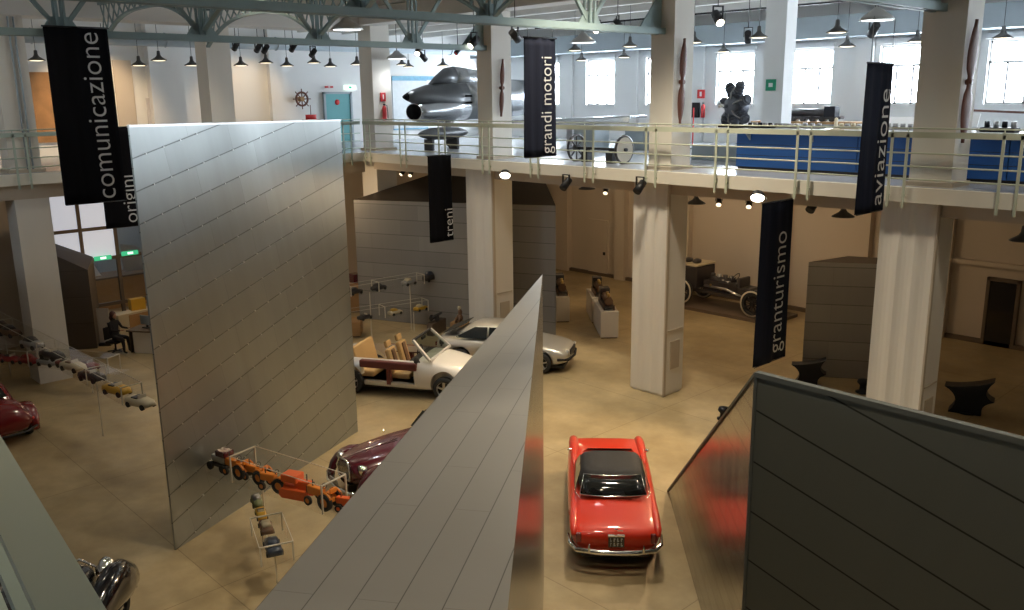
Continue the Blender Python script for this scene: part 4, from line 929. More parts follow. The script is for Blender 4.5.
loco('model locomotive on the rear white plinth', (-20.8, 24.1, .95), pd, 1.3)
loco('dark model locomotive beside the grey box', (-21.9, 23.25, .95), pd, 1.8)
def onf(u, v, z_=0): p = at_z(u, v, z_); return (p.x, p.y, z_)
p = at_z(455, 314, 0); 
plinth('low tan plinth with a brown figure by the coupe column', (-23.4, 19.2, 0), rad(22.8), .8, .45, .5, 'wood_tan')
t = thing('statuette', 'small brown seated figure on the low tan plinth', 'statuette', (-23.15, 19.3, .5), rad(-60))
MB().sph((0, 0, .14), (.13, .12, .15)).sph((0, .02, .34), (.09, .08, .12)).build('torso', 'model_brown', t); MB().sph((.02, 0, .50), (.06, .06, .07)).build('head', 'model_cream', t); MB().tube([(.05, .06, .15), (.2, .07, .15), (.22, .07, .02)], .04).tube([(.05, -.06, .15), (.2, -.07, .15), (.22, -.07, .02)], .04).build('legs', 'model_brown', t)
t = thing('model_cannon', 'small black cannon model left of the brown figure', 'model', (-24.02, 18.95, 0), rad(112))
MB().b2((-.5, -.12, 0), (.5, .12, .45)).build('stand', 'brown_frame', t, bevel=.02); MB().cyl((-.35, 0, .6), (.35, 0, .66), .07, .05, n=14).build('barrel', 'model_dark', t)
for s in (-1, 1): MB().cyl((-.15, s*.1, .57), (-.15, s*.14, .57), .12, n=16).build('wheel', 'model_dark', t)
plinth('tall tan plinth at the far corner behind the slab', (-29.3, 18.6, 0), rad(50), .8, .8, 1.05, 'wood_tan')
t = thing('model_machine', 'dark machine with a pale bottle on the tall tan plinth', 'model', (-29.35, 19.15, 1.05), 0)
MB().b2((-.3, -.2, 0), (.2, .2, .35)).build('body', 'maroon_paint', t, bevel=.04); MB().lathe([(0, 0), (.07, 0), (.07, .4), (.03, .5), (.03, .6), (0, .6)], (.3, .1, 0)).build('flask', 'model_cream', t)
plinth('low tan plinth beside the model case behind the slab', (-26.3, 16.35, 0), rad(50), .8, .8, .55, 'wood_tan')
# anvils ------------------------------------------------------------------
def anvil(label, loc, rz, k):
    t = thing('anvil', label, 'anvil', loc, rz)
    def side(p, q, sag, n=7): 
        p = Vector(p); q = Vector(q); m_ = (p+q)/2; c = Vector((0, 0, .46))
        return [p+(q-p)*(i/n)+(c-m_)*sag*4*(i/n)*(1-i/n) for i in range(n)]
    A_ = [(-.60, 0, .70), (.58, 0, .98), (.62, 0, .42), (.34, 0, .0), (-.46, 0, .0)]
    pts = side(A_[0], A_[1], .16)+side(A_[1], A_[2], .32)+side(A_[2], A_[3], .22)+side(A_[3], A_[4], .0)+side(A_[4], A_[0], .42)
    MB().prism([(x*k, -.24*k, z_*k) for x, _, z_ in pts], (0, .48*k, 0)).build('anvil_body', 'anvil_iron', t, bevel=.02*k)
    MB().cyl((0, 0, 0), (0, 0, .05*k), .3*k, n=20).build('foot', 'anvil_iron', t)
    return t
anvil('black anvil in front of the small dark box', (-11.85, 22.9, 0), rad(27), .80)
anvil('black anvil on the floor at the far right', (-7.72, 23.6, 0), rad(16), .98)
t = thing('iron_bollard', 'small black iron knob peeking over the dark wedge edge', 'bollard', onf(723, 419), 0)
MB().lathe([(.16, 0), (.16, .03), (.09, .06), (.08, .16), (.14, .24), (.12, .32), (0, .35)], n=16).build('post', 'anvil_iron', t)
t = thing('iron_bollard', 'small black iron knob left of the right pier', 'bollard', (-10.35, 23.2, 0), 0)
MB().lathe([(.2, 0), (.2, .03), (.1, .06), (.09, .2), (.17, .3), (.14, .38), (0, .4)], n=16).build('post', 'anvil_iron', t)
# ================================================================== RECEPTION
t = thing('reception_desk', 'reception desk with a white front panel under the left gallery', 'desk', (-29.1, 10.5, 0), rad(35))
MB().b2((-.48, -.12, .74), (.5, .62, .80)).build('worktop', 'brown_frame', t, bevel=.01); MB().b2((-.27, -.08, .02), (.38, -.03, .73)).build('front_panel', 'plinth_white', t); MB().b2((-.45, .55, 0), (.4, .6, .73)).build('modesty_panel', 'model_dark', t); MB().b2((.40, -.08, 0), (.46, .6, .74)).b2((-.47, .0, 0), (-.42, .6, .74)).b2((-.30, -.06, 0), (-.27, .6, .74)).build('side_panel', 'brown_frame', t)
t = thing('computer_monitor', 'grey monitor on the reception desk', 'monitor', (-29.25, 10.75, .80), rad(290)); MB().b2((-.03, -.26, .1), (.01, .26, .42)).build('screen_case', 'grey_soffit', t, bevel=.01); MB().b2((-.08, -.12, 0), (.08, .12, .02)).b2((-.05, -.03, .02), (-.02, .03, .2)).build('stand', 'black_metal', t)
t = thing('reception_cabinet', 'cream cabinet with yellow boxes behind the reception person', 'cabinet', (-31.55, 11.7, 0), rad(12))
MB().b2((-.25, -1.3, 0), (.25, 1.2, .95)).build('body', 'model_cream', t, bevel=.01); MB().b2((.25, -.9, .08), (.27, -.1, .88)).b2((.25, 0, .08), (.27, .9, .88)).build('door_leaf', 'wood_tan', t)
tag(MB().b2((-31.7, 11.1, .95), (-31.4, 11.6, 1.35)).build('storage_box', 'yellow_paint'), 'yellow box on the cream cabinet', 'box'); tag(MB().b2((-31.75, 11.9, .95), (-31.45, 12.4, 1.25)).build('storage_box', 'wood_tan'), 'tan box on the cream cabinet', 'box')
t = thing('notice_board', 'white free standing board left of the reception desk', 'board', onf(106.5, 345), rad(-40)); MB().b2((-.02, -.2, .1), (.02, .2, 1.3)).build('panel', 'plinth_white', t); MB().b2((-.15, -.2, 0), (.15, .2, .1)).build('foot', 'black_metal', t)
t = thing('lobby_counter', 'orange brown counter in the lobby behind the glass', 'counter', (-37.0, 13.0, 0), 0); MB().b2((-.6, -2.4, 0), (.5, 2.4, 1.25)).build('body', 'wood_tan', t); MB().b2((-.7, -2.5, 1.25), (.6, 2.5, 1.32)).build('top', 'brown_frame', t)
t = thing('lobby_easel', 'pale tilted panel in the lobby above the counter', 'panel', (-37.2, 13.2, 1.32), 0); MB().prism([(0, -.2, 0), (0, 1.8, 0), (-.1, .4, 1.0), (-.1, -.2, 1.15)], (.05, 0, 0)).build('panel', 'model_grey', t)
t = thing('lobby_easel', 'small white triangular board in the lobby', 'panel', (-37.1, 11.7, 1.32), 0); MB().prism([(0, -.25, 0), (0, .35, 0), (0, -.15, 1.0)], (.05, 0, 0)).build('panel', 'sign_white', t)
for u, v, lab in ((103, 258, 'left green exit sign above the lobby glass'), (130, 253, 'right green exit sign above the lobby glass')):
    p = at_x(u, v, -33.0); t = thing('exit_sign', lab, 'sign', p, 0); MB().b2((-.04, -.30, -.08), (0, .30, .08)).build('housing', 'exit_green', t); MB().b2((0, -.09, -.04), (.008, .11, .04)).build('pictogram', 'exit_white', t)
p = at_x(83, 263, -33.05); t = thing('wall_lamp', 'small bright lamp on the partition near the exit signs', 'lamp', p, 0); MB().sph((.05, 0, 0), .09).build('bulb', 'bulb_bright', t); MB().b2((-.05, -.08, -.08), (.0, .08, .08)).build('mount', 'black_metal', t)
# person ------------------------------------------------------------------
def skin_body(name, joints, edges, m, parent, lv=2):
    me = bpy.data.meshes.new(name); me.from_pydata([j[0] for j in joints], edges, []); me.materials.append(MATS[m])
    o = bpy.data.objects.new(name, me); C.objects.link(o); o.parent = parent
    sk = o.modifiers.new('skin', 'SKIN'); sk.use_smooth_shade = True; sv = me.skin_vertices[0].data
    for i, j in enumerate(joints): sv[i].radius = (j[1], j[1]*.9)
    sv[0].use_root = True; subsurf(o, lv); return bake(o)
t = thing('person', 'seated person in dark clothes at the reception desk', 'person', (-29.95, 9.92, 0), rad(28))
J = [((0, 0, .52), .15), ((-.02, 0, .75), .14), ((-.01, 0, .98), .15), ((.02, 0, 1.10), .06), ((.05, 0, 1.22), .085), ((.06, 0, 1.32), .075),
     ((.02, .19, 1.02), .06), ((.12, .25, .80), .045), ((.36, .20, .80), .035), ((.45, .18, .81), .03), ((.02, -.19, 1.02), .06), ((.12, -.25, .80), .045), ((.36, -.20, .80), .035), ((.45, -.18, .81), .03),
     ((.08, .10, .50), .10), ((.44, .12, .50), .075), ((.46, .12, .25), .055), ((.46, .12, .06), .04), ((.58, .12, .04), .035), ((.08, -.10, .50), .10), ((.44, -.12, .50), .075), ((.46, -.12, .25), .055), ((.46, -.12, .06), .04), ((.58, -.12, .04), .035)]
E_ = [(0, 1), (1, 2), (2, 3), (3, 4), (4, 5), (2, 6), (6, 7), (7, 8), (8, 9), (2, 10), (10, 11), (11, 12), (12, 13), (0, 14), (14, 15), (15, 16), (16, 17), (17, 18), (0, 19), (19, 20), (20, 21), (21, 22), (22, 23)]
skin_body('body', J, E_, 'clothing_dark', t)
MB().sph((.085, 0, 1.25), (.075, .072, .10)).sph((.165, 0, 1.24), (.02, .015, .02), 8, 6).build('face', 'skin', t)
MB().sph((.03, 0, 1.29), (.11, .105, .12)).sph((-.03, 0, 1.18), (.07, .09, .12)).build('hair', 'hair_red', t)
b = MB()
for s in (-1, 1):
    b.sph((.48, s*.175, .82), (.045, .035, .018), 8, 6)
    for k in range(4): b.tube([(.51, s*.175+.016*(k-1.5), .825), (.55, s*.175+.018*(k-1.5), .83), (.575-.004*abs(k-1.4), s*.175+.018*(k-1.5), .815)], .008, 6)
    b.tube([(.47, s*.145, .82), (.50, s*.125, .825), (.53, s*.125, .82)], .009, 6)
b.build('hands', 'skin', t)
t = thing('office_chair', 'dark chair under the seated reception person', 'chair', (-29.95, 9.92, 0), rad(28))
MB().b2((-.22, -.22, .32), (.24, .22, .40)).build('seat', 'clothing_dark', t, bevel=.03); MB().b2((-.27, -.2, .42), (-.22, .2, .85)).build('backrest', 'clothing_dark', t, bevel=.02); MB().cyl((0, 0, .05), (0, 0, .32), .03).build('column', 'black_metal', t)
b = MB()
for k in range(5): b.bar((0, 0, .05), (.26*math.cos(2*PI*k/5), .26*math.sin(2*PI*k/5), .04), .04, .03)
b.build('base', 'black_metal', t)
# ================================================================== UPPER GALLERY EXHIBITS
# jet aircraft, nose towards the hall
JP = Vector((-27.3, 20.3, GZ)); JS = (.74, .90, .90)
t = thing('jet_aircraft', 'silver jet aircraft with black chin intake behind the railing', 'aircraft', JP, PI/2); t.scale = JS
def jl(x, y, z_): return Vector(((y-JP.y)/JS[0], -(x-JP.x)/JS[1], (z_-GZ)/JS[2]))
n0 = (8.21-GZ)/.9
def ell(x, c, hh, hw, n=20, pw=1.0): return [(x, hw*math.cos(2*PI*i/n), c+hh*math.sin(2*PI*i/n)) for i in range(n)]
MB().loft([ell(0, n0, .03, .03), ell(.10, n0, .09, .09), ell(.30, n0+.0, .17, .17)]).build('nose_cap', 'jet_black', t)
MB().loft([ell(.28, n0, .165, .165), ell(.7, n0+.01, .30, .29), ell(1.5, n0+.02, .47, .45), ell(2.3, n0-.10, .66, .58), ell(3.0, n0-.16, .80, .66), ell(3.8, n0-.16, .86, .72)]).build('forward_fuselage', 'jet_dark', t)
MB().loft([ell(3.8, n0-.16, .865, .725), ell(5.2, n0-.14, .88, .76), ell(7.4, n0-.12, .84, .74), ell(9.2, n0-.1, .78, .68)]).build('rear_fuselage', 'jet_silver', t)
b = MB().loft([ell(.70, n0-.62, .36, .56), ell(1.1, n0-.62, .44, .60), ell(2.0, n0-.58, .52, .64), ell(2.9, n0-.50, .58, .68), ell(3.9, n0-.36, .66, .70)]); b.build('chin_intake', 'jet_silver', t)
MB().loft([ell(.66, n0-.62, .33, .52), ell(.74, n0-.62, .32, .51)]).build('intake_mouth', 'jet_black', t)  # flat black plug, paints in the dark inside of the intake
MB().tube(ell(.69, n0-.62, .345, .54), .035, 6, closed=True).build('intake_lip', 'jet_silver', t)
MB().loft([ell(1.75, n0+.52, .03, .10), ell(2.2, n0+.68, .18, .26), ell(2.75, n0+.80, .38, .34), ell(3.3, n0+.80, .46, .37)]).build('canopy_front', 'jet_dark', t)
MB().loft([ell(3.28, n0+.80, .462, .372), ell(4.2, n0+.74, .46, .40), ell(5.4, n0+.66, .38, .36), ell(6.8, n0+.60, .2, .2)]).build('canopy_spine', 'jet_silver', t)
for z_ in (-.28, .0): MB().b2((3.42, -.735, n0+z_-.03), (3.85, -.70, n0+z_+.05)).build('gun_port', 'jet_black', t)
MB().sph((5.0, -.62, n0+.42), (.05, .05, .05)).build('light_stud', 'jet_black', t)
MB().cyl((3.0, 0, n0-1.0), (3.0, 0, .36), .06, n=10).bar((3.0, 0, .9), (3.5, 0, 1.3), .06, .06).build('nose_gear_leg', 'model_grey', t)
MB().lathe([(.08, -.07), (.2, -.09), (.24, 0), (.2, .09), (.08, .07)], (3.0, 0, .24), (0, 1, 0), 20).build('nose_wheel', 'rubber', t)
MB().b2((2.6, .1, .7), (3.2, .14, 1.2)).build('gear_door', 'jet_silver', t)
b = MB().cyl((6.2, 0, n0-.9), (6.2, 0, .05), .08).b2((5.9, -.3, 0), (6.5, .3, .06)); b.build('rear_trestle', 'black_metal', t)
LE0, LE1, TE1, TE0 = (-26.75, 23.9, 7.12), (-22.0, 27.1, 7.30), (-22.2, 28.4, 7.30), (-26.75, 27.4, 7.14)
MB().prism([jl(*LE0), jl(*LE1), jl(*TE1), jl(*TE0)], (0, 0, .11)).build('left_wing', 'jet_silver', t, bevel=.03)
sl_ = MB(); A_, B_ = Vector(LE0), Vector(LE1); nn = Vector((B_.y-A_.y, -(B_.x-A_.x), 0)).normalized()
q0, q1 = A_.lerp(B_, .42), B_; off = nn*.42
sl_.prism([jl(*(q0+off*.3)), jl(*(q1+off*.3)), jl(*(q1+off+Vector((0, 0, -.16)))), jl(*(q0+off+Vector((0, 0, -.20))))], (0, 0, .05)); sl_.build('leading_edge_slat', 'jet_silver', t)
rb = MB()
for k in range(9): w_ = q0.lerp(q1, (k+.5)/9); rb.bar(jl(*(w_+Vector((0, 0, .02)))), jl(*(w_+off*.9+Vector((0, 0, -.2)))), .05, .04)
rb.build('slat_ribs', 'white_plaster', t)
MB().b2(jl(-24.2, 25.9, GZ), jl(-23.9, 26.2, 7.12)).build('wing_trestle', 'mural_pale', t)
# drop tank under the jet
t = thing('drop_tank', 'grey cylindrical tank on a trestle under the jet', 'tank', (-26.5, 21.55, GZ), PI/2)
MB().lathe([(0, -1.25), (.10, -1.1), (.21, -.7), (.24, 0), (.21, .7), (.10, 1.1), (0, 1.25)], (0, 0, .60), (1, 0, 0), 18).build('tank_body', 'jet_dark', t)
for x in (-.7, .5): MB().b2((x-.05, -.25, 0), (x+.05, .25, .40)).build('trestle', 'black_metal', t)
# axle with two wheels
t = thing('wheel_axle', 'railway type axle with a spoked wheel and a cream disc wheel', 'axle', (-17.35, 20.0, GZ), 0)
MB().cyl((-.95, 0, .40), (.95, 0, .40), .04, n=12).build('axle_bar', 'black_metal', t)
w = MB().tube([(-.92, .38*math.cos(a), .40+.38*math.sin(a)) for a in [2*PI*i/28 for i in range(28)]], .04, 8, closed=True); 
for k in range(8): w.bar((-.92, 0, .4), (-.92, .36*math.cos(2*PI*k/8), .4+.36*math.sin(2*PI*k/8)), .035, .03)
w.cyl((-1.0, 0, .40), (-.84, 0, .40), .10).build('spoked_wheel', 'model_dark', t)
dw = MB().tube([(.92, .38*math.cos(a), .40+.38*math.sin(a)) for a in [2*PI*i/28 for i in range(28)]], .04, 8, closed=True).build('disc_wheel', 'model_dark', t)
MB().cyl((.89, 0, .40), (.95, 0, .40), .36, n=28).build('disc', 'cream_disc', dw); MB().cyl((.95, 0, .4), (1.02, 0, .4), .05).build('hub', 'black_metal', dw)
for x in (-.5, .45): MB().b2((x-.12, -.12, 0), (x+.12, .12, .30)).b2((x-.06, -.06, .3), (x+.06, .06, .37)).build('stand', 'black_metal', t)
# fixed boxes behind
for (u, v, yy, w_, h_, m, lab) in ((584, 146, 24.0, 1.0, .75, 'grey_soffit', 'grey box plinth behind the wheel axle'), (640, 138, 25.5, 1.4, .8, 'grey_soffit', 'grey plinth behind the pier by the axle')):
    q = at_y(u, v, yy); tag(MB().b2((q.x-w_/2, yy, GZ), (q.x+w_/2, yy+.8, GZ+h_)).build('plinth', m, bevel=.01), lab, 'plinth')
# long exhibit table behind the railing
t = thing('display_table', 'long white topped display table with blue panel front', 'table', (-13.05, 20.5, GZ), 0)
MB().b2((-.7, -.25, .94), (17.5, 1.9, 1.02)).build('table_top', 'table_top', t, bevel=.01)
xs = [0, 3.3, 6.6, 9.9, 13.2, 16.5]
for a, b_ in zip(xs[:-1], xs[1:]):
    mb = MB().b2((a+.01, 0, .07), (b_-.01, .05, .92))
    mb.build('blue_front', 'blue_panel', t)
    MB().b2((a+.02, -.004, .36), (b_-.02, .0, .375)).b2((a+.02, -.004, .64), (b_-.02, .0, .655)).build('panel_groove', 'model_blue', t)
for k in range(10): MB().prism([(k*1.75+.4-.02, -.22, .93), (k*1.75+.4-.02, 0, .93), (k*1.75+.4-.02, 0, .75)], (.04, 0, 0)).build('bracket', 'grey_soffit', t)
MB().b2((0, .1, 0), (16.5, 1.7, .9)).build('carcass', 'model_dark', t)
TZ = GZ+1.02
# radial engine on the table
def radial(label, u, v, yy, r):
    q = at_y(u, v, yy); t = thing('radial_engine', label, 'engine', (q.x, yy, TZ), rad(-25))
    MB().b2((-.35, -.3, 0), (.35, .3, .08)).b2((-.06, -.05, .08), (.06, .25, q.z-TZ)).build('engine_stand', 'black_metal', t); c = q.z-TZ
    MB().lathe([(0, -.25), (r*.34, -.2), (r*.42, 0), (r*.40, .28), (0, .32)], (0, 0, c), (0, 1, 0), 18).build('crankcase', 'engine_grey', t)
    for k in range(7):
        a = 2*PI*k/7+.3; dd = Vector((math.cos(a), 0, math.sin(a))); b = MB().cyl(Vector((0, 0, c))+dd*r*.35, Vector((0, 0, c))+dd*r, r*.16, n=12)
        for f_ in range(4): b.cyl(Vector((0, 0, c))+dd*(r*.5+f_*r*.12), Vector((0, 0, c))+dd*(r*.54+f_*r*.12), r*.22, n=12)
        b.build('cylinder', 'engine_grey', t)
        MB().tube([Vector((0, -.1, c))+dd*r*.9, Vector((0, -.22, c))+dd*r*.6, Vector((0, -.2, c))+dd*r*.3], .02, 6).build('pushrod', 'model_grey', t)
    MB().cyl((0, -.5, c), (0, -.25, c), .05).build('shaft', 'chrome', t)
radial('dark radial engine on the table before the window', 735, 106, 21.6, .68)
def small_engine(label, u, yy, L, m='anvil_iron', n=4, h=.3):
    q = at_y(u, 128, yy); t = thing('model_engine', label, 'engine', (q.x, yy, TZ), rad(-12))
    MB().b2((-L/2, -.14, .0), (L/2, .14, h*.45)).build('crankcase', m, t, bevel=.03)
    for k in range(n): MB().cyl((-L/2+L*(k+.5)/n, 0, h*.4), (-L/2+L*(k+.5)/n, 0, h), .06, n=10).build('cylinder', 'model_grey' if k % 2 else m, t)
    MB().cyl((-L/2-.12, 0, h*.2), (-L/2, 0, h*.2), .05).build('shaft', 'chrome', t)
small_engine('flat dark engine block just right of the radial engine', 760, 21.6, .9, n=5, h=.14)
small_engine('low grey aero engine before the rear column', 787, 21.8, .9, 'model_grey', 6, .12)
small_engine('small grey engine with a cream cone on the table', 812, 21.8, .7, 'model_grey', 3, .14)
small_engine('small pale engine left of the aviazione banner', 850, 21.8, .7, 'model_cream', 4, .14)
small_engine('pale engine between banner and right pier', 899, 21.7, .8, 'model_grey', 4, .16)
small_engine('dark engine right of the right pier', 1000, 21.6, .8, 'anvil_iron', 4, .24)
q = at_y(838, 124, 20.9); t = thing('cone_model', 'white and tan cone shaped part standing on the table', 'engine part', (q.x, 20.8, TZ), 0); MB().lathe([(.14, 0), (.14, .03), (.05, .06), (.04, .3), (0, .32)], n=14).build('spinner', 'model_cream', t); MB().cyl((0, 0, 0), (0, 0, .02), .2, n=16).build('base', 'wood_tan', t)
for u, v, yy, w_, lab in ((903, 123.5, 22.0, 1.15, 'white tilted caption board left of the right pier'), (962, 120, 22.0, .75, 'white caption board right of the right pier')):
    q = at_y(u, v, yy); t = thing('caption_board', lab, 'sign', (q.x, yy, TZ), 0); MB().box((0, 0, q.z-TZ), (w_, .03, .32), R=Matrix.Rotation(rad(-25), 3, 'X')).build('board', 'sign_white', t); MB().b2((-.03, .02, 0), (.03, .06, q.z-TZ)).build('stand', 'grey_soffit', t)
q = at_y(1003, 121, 22.6); t = thing('wing_spar', 'long thin wooden wing spar behind the right pier', 'aircraft part', (q.x, 22.3, TZ), 0); MB().bar((-1.6, 0, .50), (1.4, 0, .38), .08, .05).build('spar', 'wood_dark', t); MB().b2((-.9, -.03, 0), (-.84, .03, .47)).b2((.7, -.03, 0), (.76, .03, .40)).build('stand', 'grey_soffit', t); MB().sph((1.0, 0, .55), (.4, .15, .13)).build('fairing', 'sign_white', t)
# back shelf with a long model under the windows
t = thing('back_table', 'tan topped table under the windows with a long model', 'table', (-17.6, 29.0, GZ), 0); MB().b2((-.3, 0, .86), (4.3, .9, .94)).build('table_top', 'wood_tan', t); MB().b2((-.2, .1, 0), (4.2, .8, .86)).build('cabinet', 'grey_soffit', t)
t = thing('model_locomotive', 'long dark green model locomotive on the tan back table', 'model locomotive', (-17.6, 29.4, GZ+.94), 0)
MB().b2((0, -.14, .08), (3.0, .14, .16)).build('chassis', 'model_dark', t); MB().cyl((1.1, 0, .30), (2.5, 0, .30), .14, n=14).build('boiler', 'model_dark', t); MB().b2((2.4, -.17, .16), (2.8, .17, .52)).build('cab', 'anvil_iron', t)
for k in range(4): MB().b2((.05+.26*k, -.12, .16), (.24+.26*k, .12, .40+.05*(k % 2))).build('tender_part', 'model_dark', t)
for k in range(8): MB().cyl((.15+.36*k, -.17, .09), (.15+.36*k, .17, .09), .09, n=12).build('wheelset', 'model_dark', t)
tag(MB().b2((-15.95, 22.6, GZ), (-13.7, 23.0, GZ+.42)).build('bench', 'grey_soffit', bevel=.02), 'low grey bench behind the pier and railing', 'bench')
# propellers on the column flanks
def prop(label, x, y, zc, L, wv=.085, m='wood_dark'):
    t = thing('propeller', label, 'propeller', (x, y, zc), 0); rings = []
    for i in range(21):
        f_ = i/20*2-1; a = rad(55)-rad(35)*abs(f_); w_ = wv*(.45+.9*math.sin(PI*min(1, abs(f_)+.08))**1) if abs(f_) > .12 else wv*.6; w_ = max(.03, w_*(1-.7*max(0, abs(f_)-.85)/.15))
        rings.append([(.05+.03*math.cos(q)+w_*.25*math.sin(q), (w_*math.sin(q)+.05*f_)*(1), f_*L/2) for q in [2*PI*k/12 for k in range(12)]])
    MB().loft(rings).build('blades', m, t); MB().cyl((-.02, 0, 0), (.11, 0, 0), .055, n=16).build('hub', m, t)
c = at_x(680, 82, -14.0); prop('brown wooden propeller on the pier by the railing', -13.98, c.y, c.z, 2.15)
c = at_x(967, 82, -6.96); prop('dark wooden propeller on the right pier', -6.96, c.y, c.z, 2.4, .12)
c = at_x(499, 88, -20.95); prop('thin dark propeller on the pier behind the coupe', -20.86, c.y, c.z, 1.75, .06)
# wall things --------------------------------------------------------------
p = at_x(301, 99, -34.7); t = thing('ship_wheel', 'dark wooden ship steering wheel on the left wall', 'ship wheel', (-34.62, p.y, p.z), 0)
b = MB().tube([(0, .28*math.cos(a), .28*math.sin(a)) for a in [2*PI*i/24 for i in range(24)]], .045, 8, closed=True)
b.build('rim', 'wood_dark', t); MB().cyl((-.36, 0, 0), (.06, 0, 0), .10, n=16).build('hub', 'wood_tan', t)
for k in range(8): a = 2*PI*k/8; MB().cyl((0, .1*math.cos(a), .1*math.sin(a)), (0, .43*math.cos(a), .43*math.sin(a)), .022, n=8).build('spoke', 'wood_dark', t)
def panel(name, lab, cat, u0, v0, u1, v1, m, x=-34.95, frame=None, d=.04):
    a = at_x(u0, v0, x); c_ = at_x(u1, v1, x); t = thing(name, lab, cat, (x, (a.y+c_.y)/2, (a.z+c_.z)/2), 0); w_, h_ = abs(c_.y-a.y), abs(a.z-c_.z)
    MB().b2((-d, -w_/2, -h_/2), (0, w_/2, h_/2)).build('board', m, t)
    if frame: MB().b2((-d, -w_/2, h_/2-.03), (.02, w_/2, h_/2+.03)).b2((-d, -w_/2, -h_/2-.03), (.02, w_/2, -h_/2+.03)).build('frame', frame, t)
    return t
panel('info_poster', 'blue and white poster behind the jet nose', 'poster', 392, 80, 428, 128, 'poster_white', frame='poster_blue')
t = panel('info_poster', 'blue strip poster above the jet nose', 'poster', 392, 76, 434, 80, 'poster_blue', x=-34.9)
panel('wall_mural', 'poster display with orange light painted in, left of the comunicazione banner', 'mural', 26, 72, 62, 142, 'display_orange_lit', x=-34.9)
panel('wall_mural', 'tall white panel with warm light painted in as beige, right of the comunicazione banner', 'mural', 112, 60, 138, 128, 'warm_plaster', x=-34.9)  # white panel, the warm light on it put into its colour
panel('wall_mural', 'pale grey photo mural above the metal slab', 'mural', 146, 98, 170, 130, 'mural_pale', x=-34.9)
for (u, v, x_, w_, h_, m, lab, nm, cat) in ((350, 87.5, -34.9, .62, .18, 'exit_white', 'white lit exit sign above the teal door', 'exit_sign', 'sign'), (383, 97, -27.97, .22, .32, 'sign_red', 'red fire sign on the gallery corner column', 'fire_sign', 'sign'), (329, 87, -34.9, .4, .08, 'sign_red', 'small red sign left of the teal door', 'fire_sign', 'sign')):
    q = at_x(u, v, x_); t = thing(nm, lab, cat, q, 0); MB().b2((-.03, -w_/2, -h_/2), (.02, w_/2, h_/2)).build('plate', m, t); MB().b2((.02, -w_*.12, -h_*.25), (.025, w_*.12, h_*.28)).build('symbol', 'sign_white' if m != 'exit_white' else 'exit_green', t)
def extinguisher(lab, q, rz=0):
    t = thing('fire_extinguisher', lab, 'extinguisher', q, rz); MB().lathe([(0, -.27), (.08, -.26), (.085, .18), (.05, .25), (.02, .28), (0, .28)], (.1, 0, 0), (0, 0, 1), 14).build('cylinder', 'sign_red', t)
    MB().b2((.05, -.02, .28), (.15, .02, .34)).b2((0, -.03, .0), (.03, .03, .2)).build('valve', 'black_metal', t); MB().tube([(.1, 0, .3), (.2, .05, .28), (.2, .08, 0), (.18, .09, -.2)], .014, 6).build('hose', 'black_metal', t)
q = at_x(383, 113, -27.97); extinguisher('red extinguisher on the gallery corner column', q)
q = at_y(703.5, 111, 30.80); extinguisher('red extinguisher on the back wall by the radial engine', (q.x, 30.86, q.z), -PI/2)
q = at_y(701, 94, 30.82); t = thing('fire_sign', 'red fire sign on the back wall above the extinguisher', 'sign', (q.x, 30.83, q.z), 0); MB().b2((-.17, -.03, -.17), (.17, .02, .17)).build('plate', 'sign_red', t); MB().b2((-.05, -.035, -.09), (.05, -.03, .09)).build('symbol', 'sign_white', t)
q = at_y(696, 110, 30.75); tag(MB().b2((q.x-.17, 30.68, q.z-.3), (q.x+.12, 30.87, q.z+.3)).build('hose_box', 'black_metal', bevel=.02), 'black equipment box beside the back wall extinguisher', 'box')
q = at_y(693, 130, 27.0); t = thing('stanchion', 'thin red pole before the back wall extinguisher', 'pole', (q.x, 27.0, GZ), 0); MB().cyl((0, 0, .03), (0, 0, 1.45), .025).build('pole', 'sign_red', t); MB().cyl((0, 0, 0), (0, 0, .03), .16, n=16).build('foot', 'black_metal', t)
q = at_y(771, 85, 24.98); t = thing('exit_sign', 'small green exit sign on the white rear column', 'sign', (q.x, 24.98, q.z), 0); MB().b2((-.17, -.02, -.17), (.17, .0, .17)).build('plate', 'sign_green', t); MB().b2((-.07, -.026, -.06), (.07, -.02, .06)).build('symbol', 'sign_white', t)
q = at_x(311, 117, -33.9); t = thing('model_ship', 'small red model ship above the slab edge near the ship wheel', 'model ship', (-33.9, q.y, GZ), 0); MB().b2((-.25, -.3, 0), (.25, .3, q.z-GZ-.1)).build('plinth', 'plinth_white', t); MB().loft([[(x*.1*w_, y, q.z-GZ-.1+z_) for x, z_ in ((-1, .2), (1, .2), (.5, 0), (-.5, 0))] for y, w_ in ((-.26, .1), (-.13, .8), (.13, .8), (.26, .1))]).build('hull', 'sign_red', t); MB().cyl((0, 0, q.z-GZ+.1), (0, 0, q.z-GZ+.5), .015).build('mast', 'wood_dark', t)
t = thing('air_duct', 'grey round air duct under the left gallery ceiling', 'duct', (-33.2, 0, 10.35), 0); MB().cyl((0, -5.5, 0), (0, 30, 0), .24, n=18).build('pipe', 'grey_soffit', t)
for k in range(8): MB().tube([(.25*math.cos(a), -4+4.5*k, .25*math.sin(a)) for a in [2*PI*i/16 for i in range(16)]], .02, 6, closed=True).build('collar', 'grey_soffit', t)
for y_, lab in ((20.4, 'black lighting track over the near part of the far gallery'), (27.0, 'black lighting track near the gallery windows')):
    tag(MB().b2((-27, y_-.03, 10.86), (5, y_+.03, 10.92)).build('light_track', 'black_metal'), lab, 'track')
